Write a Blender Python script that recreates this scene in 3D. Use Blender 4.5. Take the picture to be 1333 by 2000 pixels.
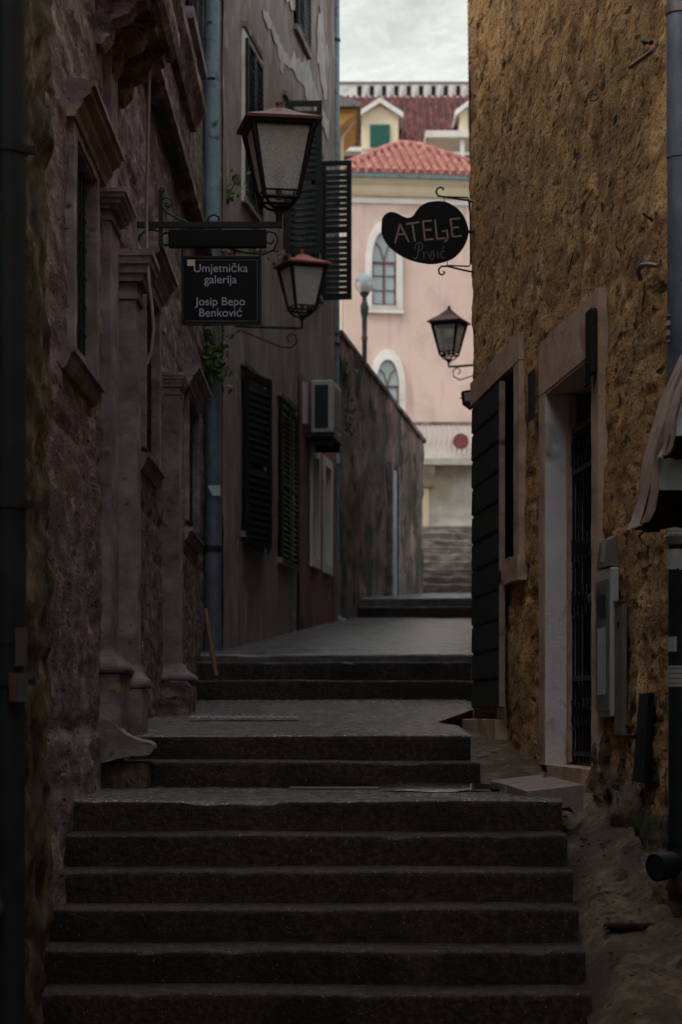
import bpy, math, random
from mathutils import Vector, noise, Matrix
R = math.radians
random.seed(7)
scene = bpy.context.scene
for o in list(bpy.data.objects):
    bpy.data.objects.remove(o)

# ------------------------------------------------------------------ camera
F = 4400.0; PX, PY = 666.0, 1400.0; EYE = 1.6
cam_d = bpy.data.cameras.new("camera"); cam = bpy.data.objects.new("camera", cam_d)
scene.collection.objects.link(cam); scene.camera = cam
cam.location = (0, 0, EYE); cam.rotation_euler = (R(90), 0, 0)
cam_d.sensor_fit = 'VERTICAL'; cam_d.sensor_height = 36.0; cam_d.sensor_width = 24.0
cam_d.lens = F / 2000 * 36; cam_d.shift_y = 0.2; cam_d.clip_start = 0.1; cam_d.clip_end = 2000
cam_d.dof.use_dof = True; cam_d.dof.focus_distance = 12.8; cam_d.dof.aperture_fstop = 3.5
cam_d.dof.aperture_blades = 7

# ------------------------------------------------------------------ world, sun, exposure
SUN_EL, SUN_AZ = R(48), R(238)     # azimuth clockwise from +Y
w = bpy.data.worlds.new("World"); scene.world = w; w.use_nodes = True
nt = w.node_tree; nt.nodes.clear()
out = nt.nodes.new('ShaderNodeOutputWorld'); bg = nt.nodes.new('ShaderNodeBackground')
sky = nt.nodes.new('ShaderNodeTexSky'); sky.sky_type = 'NISHITA'; sky.sun_disc = False
sky.sun_elevation = SUN_EL; sky.sun_rotation = SUN_AZ; sky.air_density = 1.0; sky.dust_density = 3.0
tc = nt.nodes.new('ShaderNodeTexCoord'); mp = nt.nodes.new('ShaderNodeMapping')
mp.inputs['Scale'].default_value = (1, 1, 2.2)
nz = nt.nodes.new('ShaderNodeTexNoise'); nz.inputs['Scale'].default_value = 22; nz.inputs['Detail'].default_value = 8
nz.inputs['Roughness'].default_value = 0.55; nz.inputs['Distortion'].default_value = 0.6
cr = nt.nodes.new('ShaderNodeValToRGB')
cr.color_ramp.elements[0].position = .3; cr.color_ramp.elements[0].color = (4.3, 4.6, 4.5, 1)
cr.color_ramp.elements[1].position = .62; cr.color_ramp.elements[1].color = (6.6, 6.75, 6.6, 1)
mx = nt.nodes.new('ShaderNodeMix'); mx.data_type = 'RGBA'; mx.inputs[0].default_value = 0.88
L = nt.links
L.new(tc.outputs['Generated'], mp.inputs['Vector']); L.new(mp.outputs[0], nz.inputs['Vector'])
L.new(nz.outputs['Fac'], cr.inputs[0]); L.new(sky.outputs[0], mx.inputs[6]); L.new(cr.outputs[0], mx.inputs[7])
sx = nt.nodes.new('ShaderNodeSeparateXYZ'); L.new(tc.outputs['Generated'], sx.inputs[0])
zr = nt.nodes.new('ShaderNodeMapRange'); zr.inputs['From Min'].default_value = .28; zr.inputs['From Max'].default_value = .95
zr.inputs['To Min'].default_value = 1.0; zr.inputs['To Max'].default_value = 2.3; L.new(sx.outputs['Z'], zr.inputs['Value'])
vm = nt.nodes.new('ShaderNodeVectorMath'); vm.operation = 'SCALE'; L.new(mx.outputs[2], vm.inputs[0]); L.new(zr.outputs[0], vm.inputs['Scale'])
L.new(vm.outputs[0], bg.inputs['Color']); bg.inputs['Strength'].default_value = 0.1
L.new(bg.outputs[0], out.inputs[0])
sd = bpy.data.lights.new("sun", 'SUN'); so = bpy.data.objects.new("sun", sd); scene.collection.objects.link(so)
sd.energy = 1.0; sd.angle = R(12); sd.color = (1.0, .95, .88)
sv = Vector((math.sin(SUN_AZ) * math.cos(SUN_EL), math.cos(SUN_AZ) * math.cos(SUN_EL), math.sin(SUN_EL)))
so.rotation_euler = sv.to_track_quat('Z', 'Y').to_euler()
so.location = (0, -5, 30)
scene.view_settings.view_transform = 'Standard'; scene.view_settings.look = 'None'
scene.view_settings.exposure = 0.5; scene.view_settings.gamma = 1.0
scene.render.engine = 'CYCLES'
scene.cycles.max_bounces = 6; scene.cycles.diffuse_bounces = 4
scene.cycles.use_denoising = True

# ------------------------------------------------------------------ materials
def mat(name, cols, scale=4, detail=6, rough=.8, bump=.3, bscale=None, pits=None, stain=None, metal=0.0,
        spec=.3, stretch=(1, 1, 1), cells=None, rvar=0.0, patch=None, distort=0.0):
    """cols: ramp stops; pits=(scale, threshold, colour); stain=(scale, colour, lo, hi); patch likewise, sharper edged"""
    m = bpy.data.materials.new(name); m.use_nodes = True
    n = m.node_tree.nodes; l = m.node_tree.links
    b = n['Principled BSDF']; b.inputs['Roughness'].default_value = rough; b.inputs['Metallic'].default_value = metal
    b.inputs['Specular IOR Level'].default_value = spec
    t = n.new('ShaderNodeTexCoord'); mp = n.new('ShaderNodeMapping'); mp.inputs['Scale'].default_value = stretch
    l.new(t.outputs['Object'], mp.inputs['Vector'])
    a = n.new('ShaderNodeTexNoise'); a.inputs['Scale'].default_value = scale; a.inputs['Detail'].default_value = detail
    a.inputs['Roughness'].default_value = .62; a.inputs['Distortion'].default_value = distort
    l.new(mp.outputs[0], a.inputs['Vector'])
    r = n.new('ShaderNodeValToRGB'); e = r.color_ramp.elements
    e[0].position, e[0].color = cols[0][0], (*cols[0][1], 1); e[1].position, e[1].color = cols[-1][0], (*cols[-1][1], 1)
    for p, c in cols[1:-1]:
        q = e.new(p); q.color = (*c, 1)
    l.new(a.outputs['Fac'], r.inputs[0]); col = r.outputs[0]
    h = a.outputs['Fac']
    def over(col, fac, c):
        k = n.new('ShaderNodeMix'); k.data_type = 'RGBA'; l.new(fac, k.inputs[0]); l.new(col, k.inputs[6])
        k.inputs[7].default_value = (*c, 1); return k.outputs[2]
    def thresh(sc, lo, hi, det=5, dist=0.3, st=None):
        q = n.new('ShaderNodeTexNoise'); q.inputs['Scale'].default_value = sc; q.inputs['Detail'].default_value = det
        q.inputs['Distortion'].default_value = dist
        if st:
            mm = n.new('ShaderNodeMapping'); mm.inputs['Scale'].default_value = st
            l.new(t.outputs['Object'], mm.inputs['Vector']); l.new(mm.outputs[0], q.inputs['Vector'])
        else:
            l.new(mp.outputs[0], q.inputs['Vector'])
        g = n.new('ShaderNodeMapRange'); g.inputs['From Min'].default_value = lo; g.inputs['From Max'].default_value = hi
        l.new(q.outputs['Fac'], g.inputs['Value']); return g.outputs[0]
    for s in ([stain] if stain and not isinstance(stain, list) else (stain or [])):
        col = over(col, thresh(s[0], s[2], s[3], 6, .6, s[4] if len(s) > 4 else None), s[1])
    if patch:
        for s in (patch if isinstance(patch, list) else [patch]):
            col = over(col, thresh(s[0], s[2], s[3], 8, 1.0, s[4] if len(s) > 4 else None), s[1])
    pf = None
    if pits:
        for ps in (pits if isinstance(pits, list) else [pits]):
            f = thresh(ps[0], ps[1], ps[1] + .1, 6, .12)
            col = over(col, f, ps[2])
            if pf is None: pf = f
    edge = None
    if cells:
        cm = n.new('ShaderNodeMapping'); cm.inputs['Scale'].default_value = cells[0]
        wb = n.new('ShaderNodeTexNoise'); wb.inputs['Scale'].default_value = 3.5; wb.inputs['Detail'].default_value = 3
        l.new(t.outputs['Object'], wb.inputs['Vector'])
        wm = n.new('ShaderNodeVectorMath'); wm.operation = 'MULTIPLY_ADD'; wm.inputs[1].default_value = (.12, .12, .12)
        l.new(wb.outputs['Color'], wm.inputs[0]); l.new(t.outputs['Object'], wm.inputs[2]); l.new(wm.outputs[0], cm.inputs['Vector'])
        v1 = n.new('ShaderNodeTexVoronoi'); v1.inputs['Randomness'].default_value = .6; v1.inputs['Scale'].default_value = 1
        v2 = n.new('ShaderNodeTexVoronoi'); v2.feature = 'DISTANCE_TO_EDGE'; v2.inputs['Randomness'].default_value = .6; v2.inputs['Scale'].default_value = 1
        l.new(cm.outputs[0], v1.inputs['Vector']); l.new(cm.outputs[0], v2.inputs['Vector'])
        sp = n.new('ShaderNodeSeparateColor'); l.new(v1.outputs['Color'], sp.inputs[0])
        mr = n.new('ShaderNodeMapRange'); mr.inputs['To Min'].default_value = 1 - cells[1]; mr.inputs['To Max'].default_value = 1 + cells[1] * .5
        l.new(sp.outputs[0], mr.inputs['Value'])
        vs_ = n.new('ShaderNodeVectorMath'); vs_.operation = 'SCALE'; l.new(col, vs_.inputs[0]); l.new(mr.outputs[0], vs_.inputs['Scale']); col = vs_.outputs[0]
        eg = n.new('ShaderNodeMapRange'); eg.inputs['From Min'].default_value = .02; eg.inputs['From Max'].default_value = .09
        eg.inputs['To Min'].default_value = cells[2]; eg.inputs['To Max'].default_value = 0; l.new(v2.outputs['Distance'], eg.inputs['Value'])
        edge = eg.outputs[0]; col = over(col, edge, cells[3])
    l.new(col, b.inputs['Base Color'])
    if rvar:
        g = n.new('ShaderNodeMapRange'); g.inputs['To Min'].default_value = max(0.03, rough - rvar); g.inputs['To Max'].default_value = min(1, rough + rvar)
        g.inputs['From Min'].default_value = .35; g.inputs['From Max'].default_value = .65
        q = n.new('ShaderNodeTexNoise'); q.inputs['Scale'].default_value = scale * .6; q.inputs['Detail'].default_value = 5
        l.new(mp.outputs[0], q.inputs['Vector']); l.new(q.outputs['Fac'], g.inputs['Value']); l.new(g.outputs[0], b.inputs['Roughness'])
    if bump:
        bn = n.new('ShaderNodeBump'); bn.inputs['Strength'].default_value = bump; bn.inputs['Distance'].default_value = .02
        f2 = n.new('ShaderNodeTexNoise'); f2.inputs['Scale'].default_value = bscale or scale * 6; f2.inputs['Detail'].default_value = 8
        f2.inputs['Roughness'].default_value = .7
        l.new(mp.outputs[0], f2.inputs['Vector'])
        ad = n.new('ShaderNodeMath'); ad.operation = 'MULTIPLY_ADD'; ad.inputs[1].default_value = .6
        l.new(h, ad.inputs[0]); l.new(f2.outputs['Fac'], ad.inputs[2]); hh = ad.outputs[0]
        if pf is not None:
            sb = n.new('ShaderNodeMath'); sb.operation = 'MULTIPLY_ADD'; sb.inputs[1].default_value = -.8
            l.new(pf, sb.inputs[0]); l.new(hh, sb.inputs[2]); hh = sb.outputs[0]
        if edge is not None:
            se = n.new('ShaderNodeMath'); se.operation = 'MULTIPLY_ADD'; se.inputs[1].default_value = -.9
            l.new(edge, se.inputs[0]); l.new(hh, se.inputs[2]); hh = se.outputs[0]
        l.new(hh, bn.inputs['Height']); l.new(bn.outputs[0], b.inputs['Normal'])
    return m
M = {}
M['ochre'] = mat('ochre_stone_plaster', [(.34, (.24, .115, .052)), (.45, (.56, .3, .12)), (.55, (.76, .44, .18)), (.68, (.82, .54, .28))],
                 scale=7, detail=14, rough=.93, bump=1.0, bscale=45, distort=.7, stretch=(.7, .4, 1), cells=((1.2, 2.4, 4.6), .24, .2, (.2, .125, .07)),
                 stain=[(1.6, (.36, .23, .13), .52, .72), (1.1, (.6, .34, .12), .56, .72), (14, (.62, .43, .25), .6, .68)],
                 pits=[(12, .585, (.075, .046, .027)), (34, .575, (.12, .073, .042)), (70, .56, (.24, .14, .07))])
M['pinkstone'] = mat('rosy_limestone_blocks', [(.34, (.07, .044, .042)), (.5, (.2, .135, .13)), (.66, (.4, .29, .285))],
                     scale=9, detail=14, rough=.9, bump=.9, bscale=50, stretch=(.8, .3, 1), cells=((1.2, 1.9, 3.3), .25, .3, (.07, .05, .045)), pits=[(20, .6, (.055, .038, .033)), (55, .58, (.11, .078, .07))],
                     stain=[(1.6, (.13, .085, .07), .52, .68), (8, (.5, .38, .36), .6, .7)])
M['trimstone'] = mat('carved_grey_limestone', [(.3, (.12, .09, .095)), (.5, (.235, .188, .205)), (.7, (.38, .32, .355))],
                     scale=5, detail=12, rough=.85, bump=.4, bscale=50, stretch=(.8, .5, 1), pits=[(18, .64, (.08, .055, .045))],
                     stain=[(2.2, (.17, .125, .11), .54, .7), (6, (.32, .22, .15), .62, .72)])
M['rustone'] = mat('warm_lintel_limestone', [(.3, (.42, .27, .18)), (.5, (.6, .41, .3)), (.7, (.68, .5, .39))],
                   scale=6, detail=12, rough=.88, bump=.35, bscale=70, stretch=(.8, .6, 1), stain=[(3, (.36, .22, .15), .54, .72)], pits=(40, .64, (.3, .2, .15)))
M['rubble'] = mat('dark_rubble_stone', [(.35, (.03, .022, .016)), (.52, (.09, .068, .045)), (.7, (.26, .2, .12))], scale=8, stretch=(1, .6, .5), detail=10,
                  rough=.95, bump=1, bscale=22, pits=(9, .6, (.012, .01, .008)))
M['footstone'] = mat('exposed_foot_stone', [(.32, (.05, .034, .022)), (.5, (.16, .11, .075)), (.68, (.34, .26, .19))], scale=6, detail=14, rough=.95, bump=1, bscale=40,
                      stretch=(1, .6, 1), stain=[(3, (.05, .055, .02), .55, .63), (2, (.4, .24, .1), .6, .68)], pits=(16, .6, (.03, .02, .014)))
M['greyplaster'] = mat('weathered_grey_plaster', [(.3, (.18, .137, .125)), (.5, (.26, .21, .195)), (.7, (.36, .3, .285))], scale=4, detail=12,
                       rough=.92, bump=.3, stretch=(1, .6, .35), stain=[(2.6, (.17, .125, .105), .5, .66), (5, (.5, .42, .4), .62, .72), (.9, (.2, .14, .11), .52, .62)])
M['patchpale'] = mat('pale_bare_plaster', [(.35, (.34, .3, .29)), (.6, (.5, .47, .47))], scale=4, detail=10, rough=.9, bump=.3)
M['moss'] = mat('mossy_old_render', [(.3, (.09, .065, .055)), (.5, (.2, .14, .13)), (.7, (.33, .23, .22))], scale=3.4, detail=14, rough=.95, bump=.8,
                bscale=20, stretch=(1, .6, .45), stain=[(1.6, (.07, .06, .04), .45, .6), (3.4, (.36, .21, .2), .57, .68), (2.2, (.045, .05, .02), .56, .62)],
                pits=(9, .58, (.035, .032, .02)))
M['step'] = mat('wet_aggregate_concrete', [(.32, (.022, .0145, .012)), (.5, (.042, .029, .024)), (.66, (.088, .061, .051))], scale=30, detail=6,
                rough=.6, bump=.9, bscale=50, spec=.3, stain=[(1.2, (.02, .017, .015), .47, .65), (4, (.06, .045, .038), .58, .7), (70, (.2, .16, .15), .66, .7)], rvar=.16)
M['tread'] = mat('wet_tread_toned_by_light', [(.32, (.017, .012, .0105)), (.5, (.036, .0255, .022)), (.66, (.08, .058, .051))], scale=26, detail=7,
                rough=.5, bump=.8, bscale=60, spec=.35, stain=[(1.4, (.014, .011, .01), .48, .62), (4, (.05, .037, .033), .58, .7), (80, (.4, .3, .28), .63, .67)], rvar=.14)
M['wetpath'] = mat('wet_pebble_landing', [(.32, (.04, .034, .033)), (.5, (.08, .069, .067)), (.66, (.15, .13, .128))], scale=24, detail=7, distort=.3,
                rough=.2, bump=.7, bscale=38, spec=.8, stain=[(1.6, (.03, .026, .025), .48, .6), (50, (.55, .5, .5), .62, .66)], rvar=.12)
M['cobble'] = mat('damp_ribbed_paving', [(.3, (.05, .046, .047)), (.5, (.09, .084, .084)), (.7, (.15, .14, .14))], scale=14, detail=8,
                  rough=.3, bump=.3, bscale=22, spec=.6, stretch=(.5, 1.6, 1), rvar=.08, stain=(40, (.3, .28, .28), .64, .7))
M['oldstep'] = mat('rough_brown_stone_steps', [(.32, (.06, .048, .04)), (.5, (.15, .125, .11)), (.68, (.32, .28, .26))], scale=6, detail=12, rough=.7, bump=.8, stretch=(.6, 1, 1.5), distort=.4)
M['ramp'] = mat('muddy_cement_ramp', [(.34, (.07, .045, .03)), (.5, (.14, .095, .064)), (.66, (.22, .155, .112))], scale=12, detail=15, rough=.75, bump=.9, distort=.1,
                bscale=34, stain=[(3.5, (.075, .075, .03), .56, .68), (2, (.08, .05, .036), .5, .62), (9, (.28, .2, .155), .64, .7)], pits=[(9, .58, (.035, .024, .017)), (28, .6, (.05, .035, .025))])
M['smoothcem'] = mat('smooth_cement', [(.3, (.07, .062, .055)), (.7, (.12, .105, .095))], scale=4, rough=.5, bump=.15)
M['iron'] = mat('black_wrought_iron', [(.3, (.005, .005, .005)), (.7, (.013, .011, .011))], scale=20, rough=.5, bump=.15, spec=.4)
M['bluepipe'] = mat('blue_grey_pipe_paint', [(.3, (.17, .26, .3)), (.7, (.25, .35, .4))], scale=6, rough=.45, bump=.08, spec=.4,
                    stain=(9, (.045, .055, .06), .6, .7))
M['zinc'] = mat('dark_weathered_zinc', [(.3, (.08, .1, .14)), (.5, (.13, .16, .21)), (.7, (.2, .24, .29))], scale=7, detail=10, rough=.5, bump=.12, metal=.3,
                stain=(16, (.2, .22, .25), .64, .72), stretch=(1, 1, .5))
M['darkpipe'] = mat('dark_painted_pipe', [(.3, (.012, .015, .018)), (.7, (.028, .035, .04))], scale=6, rough=.5, bump=.08)
M['pinkwall'] = mat('pale_pink_facade_paint', [(.3, (.64, .465, .405)), (.7, (.7, .52, .455))], scale=.6, rough=.85, bump=.05, stain=[(1.5, (.54, .39, .345), .52, .72), (5, (.55, .4, .36), .55, .7, (1, 1, .15))])
M['cream'] = mat('cream_paint', [(.3, (.66, .55, .38)), (.7, (.75, .64, .46))], scale=1.5, rough=.8, bump=.05)
M['white'] = mat('white_trim_paint', [(.3, (.64, .6, .57)), (.7, (.78, .75, .72))], scale=2, rough=.7, bump=.08, stain=(3, (.5, .45, .42), .58, .75))
M['tile'] = mat('red_roof_tiles', [(.3, (.24, .085, .07)), (.5, (.42, .17, .145)), (.7, (.6, .32, .26))], scale=5, detail=4, rough=.8, bump=.2)
M['darktile'] = mat('aged_maroon_tiles', [(.3, (.04, .014, .014)), (.55, (.095, .03, .028)), (.62, (.2, .06, .05)), (.7, (.3, .12, .1))], scale=3.5, detail=5, rough=.85, bump=.2)
M['green'] = mat('dark_green_shutter_paint', [(.3, (.005, .009, .0085)), (.7, (.01, .016, .015))], scale=8, rough=.55, bump=.1)
M['tealgreen'] = mat('teal_shutter_paint', [(.3, (.02, .1, .085)), (.7, (.03, .14, .115))], scale=8, rough=.6, bump=.05)
M['blackwood'] = mat('charcoal_painted_boards', [(.3, (.017, .02, .019)), (.7, (.035, .038, .036))], scale=6, rough=.6, bump=.35, stretch=(1, .4, 3))
M['brownwood'] = mat('brown_window_wood', [(.3, (.1, .04, .03)), (.7, (.17, .075, .055))], scale=8, rough=.6, bump=.1)
M['plank'] = mat('orange_brown_plank', [(.3, (.1, .05, .025)), (.7, (.17, .09, .045))], scale=10, rough=.7, bump=.3, stretch=(1, 1, .2))
M['reveal'] = mat('lilac_white_plaster', [(.3, (.7, .66, .69)), (.7, (.84, .79, .83))], scale=5, detail=10, rough=.85, bump=.5, bscale=60,
                  stain=(4, (.3, .24, .2), .57, .72))
M['redpaint'] = mat('faded_red_wall_paint', [(.3, (.2, .08, .085)), (.7, (.3, .13, .135))], scale=3, detail=8, rough=.85, bump=.2, stain=(2, (.08, .04, .038), .5, .7))
M['copper'] = mat('red_brown_lantern_roof', [(.3, (.1, .028, .019)), (.7, (.17, .052, .037))], scale=9, rough=.55, bump=.1)
M['rustcopper'] = mat('bright_rust_lantern_roof', [(.3, (.24, .055, .022)), (.7, (.32, .085, .04))], scale=9, rough=.6, bump=.1)
M['signblack'] = mat('black_sign_board', [(.3, (.004, .005, .006)), (.7, (.008, .009, .01))], scale=5, rough=.5, bump=.03, spec=.15)
M['letterpink'] = mat('pale_rose_lettering', [(.3, (.36, .24, .22)), (.7, (.44, .3, .28))], scale=20, rough=.6, bump=0)
M['letterdim'] = mat('dim_grey_lettering', [(.3, (.16, .15, .17)), (.7, (.2, .19, .21))], scale=20, rough=.6, bump=0)
M['letterlilac'] = mat('lilac_sign_lettering', [(.3, (.46, .42, .58)), (.7, (.54, .5, .66))], scale=20, rough=.6, bump=0)
M['paper'] = mat('white_paper_sticker', [(.3, (.45, .42, .46)), (.7, (.6, .57, .6))], scale=12, rough=.8, bump=.1)
M['redsticker'] = mat('red_sticker', [(.3, (.16, .015, .015)), (.7, (.22, .022, .02))], scale=12, rough=.6, bump=0)
M['signred'] = mat('dull_red_disc_paint', [(.3, (.2, .05, .05)), (.7, (.27, .075, .07))], scale=5, rough=.6, bump=0)
M['canvas'] = mat('brown_awning_canvas', [(.3, (.32, .22, .19)), (.7, (.46, .33, .29))], scale=7, rough=.9, bump=.4, stain=(5, (.12, .08, .06), .55, .7))
M['sheet'] = mat('pale_blue_awning_panel', [(.3, (.5, .6, .65)), (.7, (.58, .68, .74))], scale=3, rough=.45, bump=.12)
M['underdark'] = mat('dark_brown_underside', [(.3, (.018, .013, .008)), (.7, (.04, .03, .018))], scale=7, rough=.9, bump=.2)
M['grey'] = mat('grey_metal_cabinet', [(.3, (.15, .13, .12)), (.7, (.21, .185, .17))], scale=7, rough=.6, bump=.1, stain=(6, (.1, .08, .07), .58, .7))
M['lightgrey'] = mat('light_plastic_casing', [(.3, (.42, .38, .4)), (.7, (.52, .48, .5))], scale=7, rough=.5, bump=.04)
M['slab'] = mat('rosy_concrete_block', [(.3, (.22, .16, .15)), (.7, (.32, .245, .23))], scale=9, detail=9, rough=.85, bump=.3, bscale=50)
M['leaf'] = mat('vine_leaves', [(.3, (.035, .07, .015)), (.7, (.1, .16, .04))], scale=3, rough=.6, bump=0)
M['stem'] = mat('vine_stem', [(.3, (.05, .035, .02)), (.7, (.09, .06, .04))], scale=8, rough=.9, bump=.2)
M['orange'] = mat('ochre_orange_soffit', [(.3, (.62, .28, .06)), (.7, (.78, .4, .12))], scale=2, rough=.7, bump=.05)
M['beigewall'] = mat('beige_facade', [(.3, (.4, .3, .22)), (.7, (.5, .38, .29))], scale=1.5, rough=.85, bump=.1)
M['palestone'] = mat('pale_terrace_masonry', [(.3, (.42, .38, .32)), (.5, (.58, .54, .48)), (.7, (.68, .65, .58))], scale=2.2, detail=8, rough=.9, bump=.5,
                     pits=(4, .66, (.24, .2, .16)), stain=(1, (.42, .36, .24), .55, .7))
M['karst'] = mat('haze_toned_limestone_slope', [(.3, (.49, .505, .495)), (.5, (.525, .54, .525)), (.7, (.55, .56, .545))], scale=.12, detail=10, rough=.95, bump=0, distort=1.2,
                 stain=[(.16, (.45, .47, .46), .48, .62), (.4, (.46, .48, .47), .5, .68), (.07, (.45, .475, .465), .5, .66, (1, .3, .6))])  # pale, low-contrast rock colour imitates distance haze
M['ground'] = mat('earth', [(.3, (.04, .034, .028)), (.7, (.08, .068, .055))], scale=2, rough=.9, bump=.4)
M['cable'] = mat('greyish_pink_cable', [(.3, (.22, .16, .15)), (.7, (.28, .21, .2))], scale=9, rough=.7, bump=0)
M['plate'] = mat('slate_number_plate', [(.3, (.03, .03, .035)), (.7, (.05, .05, .055))], scale=9, rough=.5, bump=.1)

def simple(name, base, rough=.1, trans=0., alpha=1., spec=.5, metal=0.):
    m = bpy.data.materials.new(name); m.use_nodes = True; b = m.node_tree.nodes['Principled BSDF']
    b.inputs['Base Color'].default_value = (*base, 1); b.inputs['Roughness'].default_value = rough
    b.inputs['Transmission Weight'].default_value = trans; b.inputs['Specular IOR Level'].default_value = spec
    b.inputs['Metallic'].default_value = metal
    return m
M['darkglass'] = simple('dark_window_glass', (.012, .014, .016), .12)
M['skyglass'] = simple('pale_window_glass', (.34, .4, .42), .12, spec=.7)
M['water'] = mat('puddle_water', [(.3, (.02, .02, .02)), (.7, (.03, .03, .03))], scale=8, rough=.07, bump=.0, spec=1.0)
_n = M['water'].node_tree.nodes; _l = M['water'].node_tree.links
_b = _n.new('ShaderNodeBump'); _b.inputs['Strength'].default_value = .05; _b.inputs['Distance'].default_value = .01
_t = _n.new('ShaderNodeTexNoise'); _t.inputs['Scale'].default_value = 16; _t.inputs['Detail'].default_value = 2
_l.new(_n['Texture Coordinate'].outputs['Object'], _t.inputs['Vector']); _l.new(_t.outputs['Fac'], _b.inputs['Height']); _l.new(_b.outputs[0], _n['Principled BSDF'].inputs['Normal'])
M['roomdark'] = simple('dark_interior', (.006, .006, .006), .9, spec=.1)
M['globe'] = simple('lamp_globe_glass', (.72, .72, .66), .08, trans=.55)
M['steel'] = simple('brushed_steel', (.25, .22, .22), .4, metal=.7)
def frosted():
    m = bpy.data.materials.new('frosted_lantern_glass'); m.use_nodes = True; n = m.node_tree.nodes; l = m.node_tree.links
    n.clear(); o = n.new('ShaderNodeOutputMaterial')
    t = n.new('ShaderNodeTexCoord'); v = n.new('ShaderNodeTexNoise'); v.inputs['Scale'].default_value = 95; v.inputs['Detail'].default_value = 3
    l.new(t.outputs['Object'], v.inputs['Vector'])
    cr = n.new('ShaderNodeValToRGB'); cr.color_ramp.elements[0].position = .35; cr.color_ramp.elements[1].position = .65
    cr.color_ramp.elements[0].color = (.66, .67, .63, 1); cr.color_ramp.elements[1].color = (1, 1, .96, 1)
    l.new(v.outputs['Fac'], cr.inputs[0])
    bp = n.new('ShaderNodeBump'); bp.inputs['Strength'].default_value = .5; bp.inputs['Distance'].default_value = .004
    l.new(v.outputs['Fac'], bp.inputs['Height'])
    tr = n.new('ShaderNodeBsdfTranslucent'); df = n.new('ShaderNodeBsdfDiffuse'); rf = n.new('ShaderNodeBsdfRefraction')
    rf.inputs['Roughness'].default_value = .7; rf.inputs['IOR'].default_value = 1.35
    tp = n.new('ShaderNodeBsdfTransparent')
    for s in (tr, df, rf, tp):
        l.new(cr.outputs[0], s.inputs['Color'])
    for s in (tr, df, rf):
        l.new(bp.outputs[0], s.inputs['Normal'])
    a = n.new('ShaderNodeMixShader'); a.inputs[0].default_value = .35; l.new(df.outputs[0], a.inputs[1]); l.new(tr.outputs[0], a.inputs[2])
    b = n.new('ShaderNodeMixShader'); b.inputs[0].default_value = .1; l.new(a.outputs[0], b.inputs[1]); l.new(rf.outputs[0], b.inputs[2])
    c = n.new('ShaderNodeMixShader'); c.inputs[0].default_value = .24; l.new(b.outputs[0], c.inputs[1]); l.new(tp.outputs[0], c.inputs[2])
    l.new(c.outputs[0], o.inputs[0]); return m
M['frost'] = frosted()

# ------------------------------------------------------------------ helpers
def at(px, py, Y):
    return Vector(((px - PX) * Y / F, Y, EYE + (PY - py) * Y / F))
class Frame:
    """wall plane X = a + bY; points are (Y, n outward, z)"""
    def __init__(s, a, b, sign):
        s.a, s.b = a, b; k = 1 / math.hypot(1, b); s.nx, s.ny = sign * k, -sign * b * k
    def __call__(s, y, n, z):
        return Vector((s.a + s.b * y + s.nx * n, y + s.ny * n, z))
    def yat(s, px):
        t = (px - PX) / F
        return s.a / (t - s.b) if abs(t - s.b) > 1e-9 else 1e9
W1 = Frame(-1.426, 0, 1); W0 = Frame(-1.185, 0, 1); WR = Frame(2.5095, -.085, -1)
W2 = Frame(-4.084, .12, 1); W3 = Frame(-6.64, .197, 1); WR2 = Frame(.132, .0588, -1)
def fb(v, s=1.0):
    return noise.fractal(Vector(v) * s, 1.0, 2.0, 4)
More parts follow.
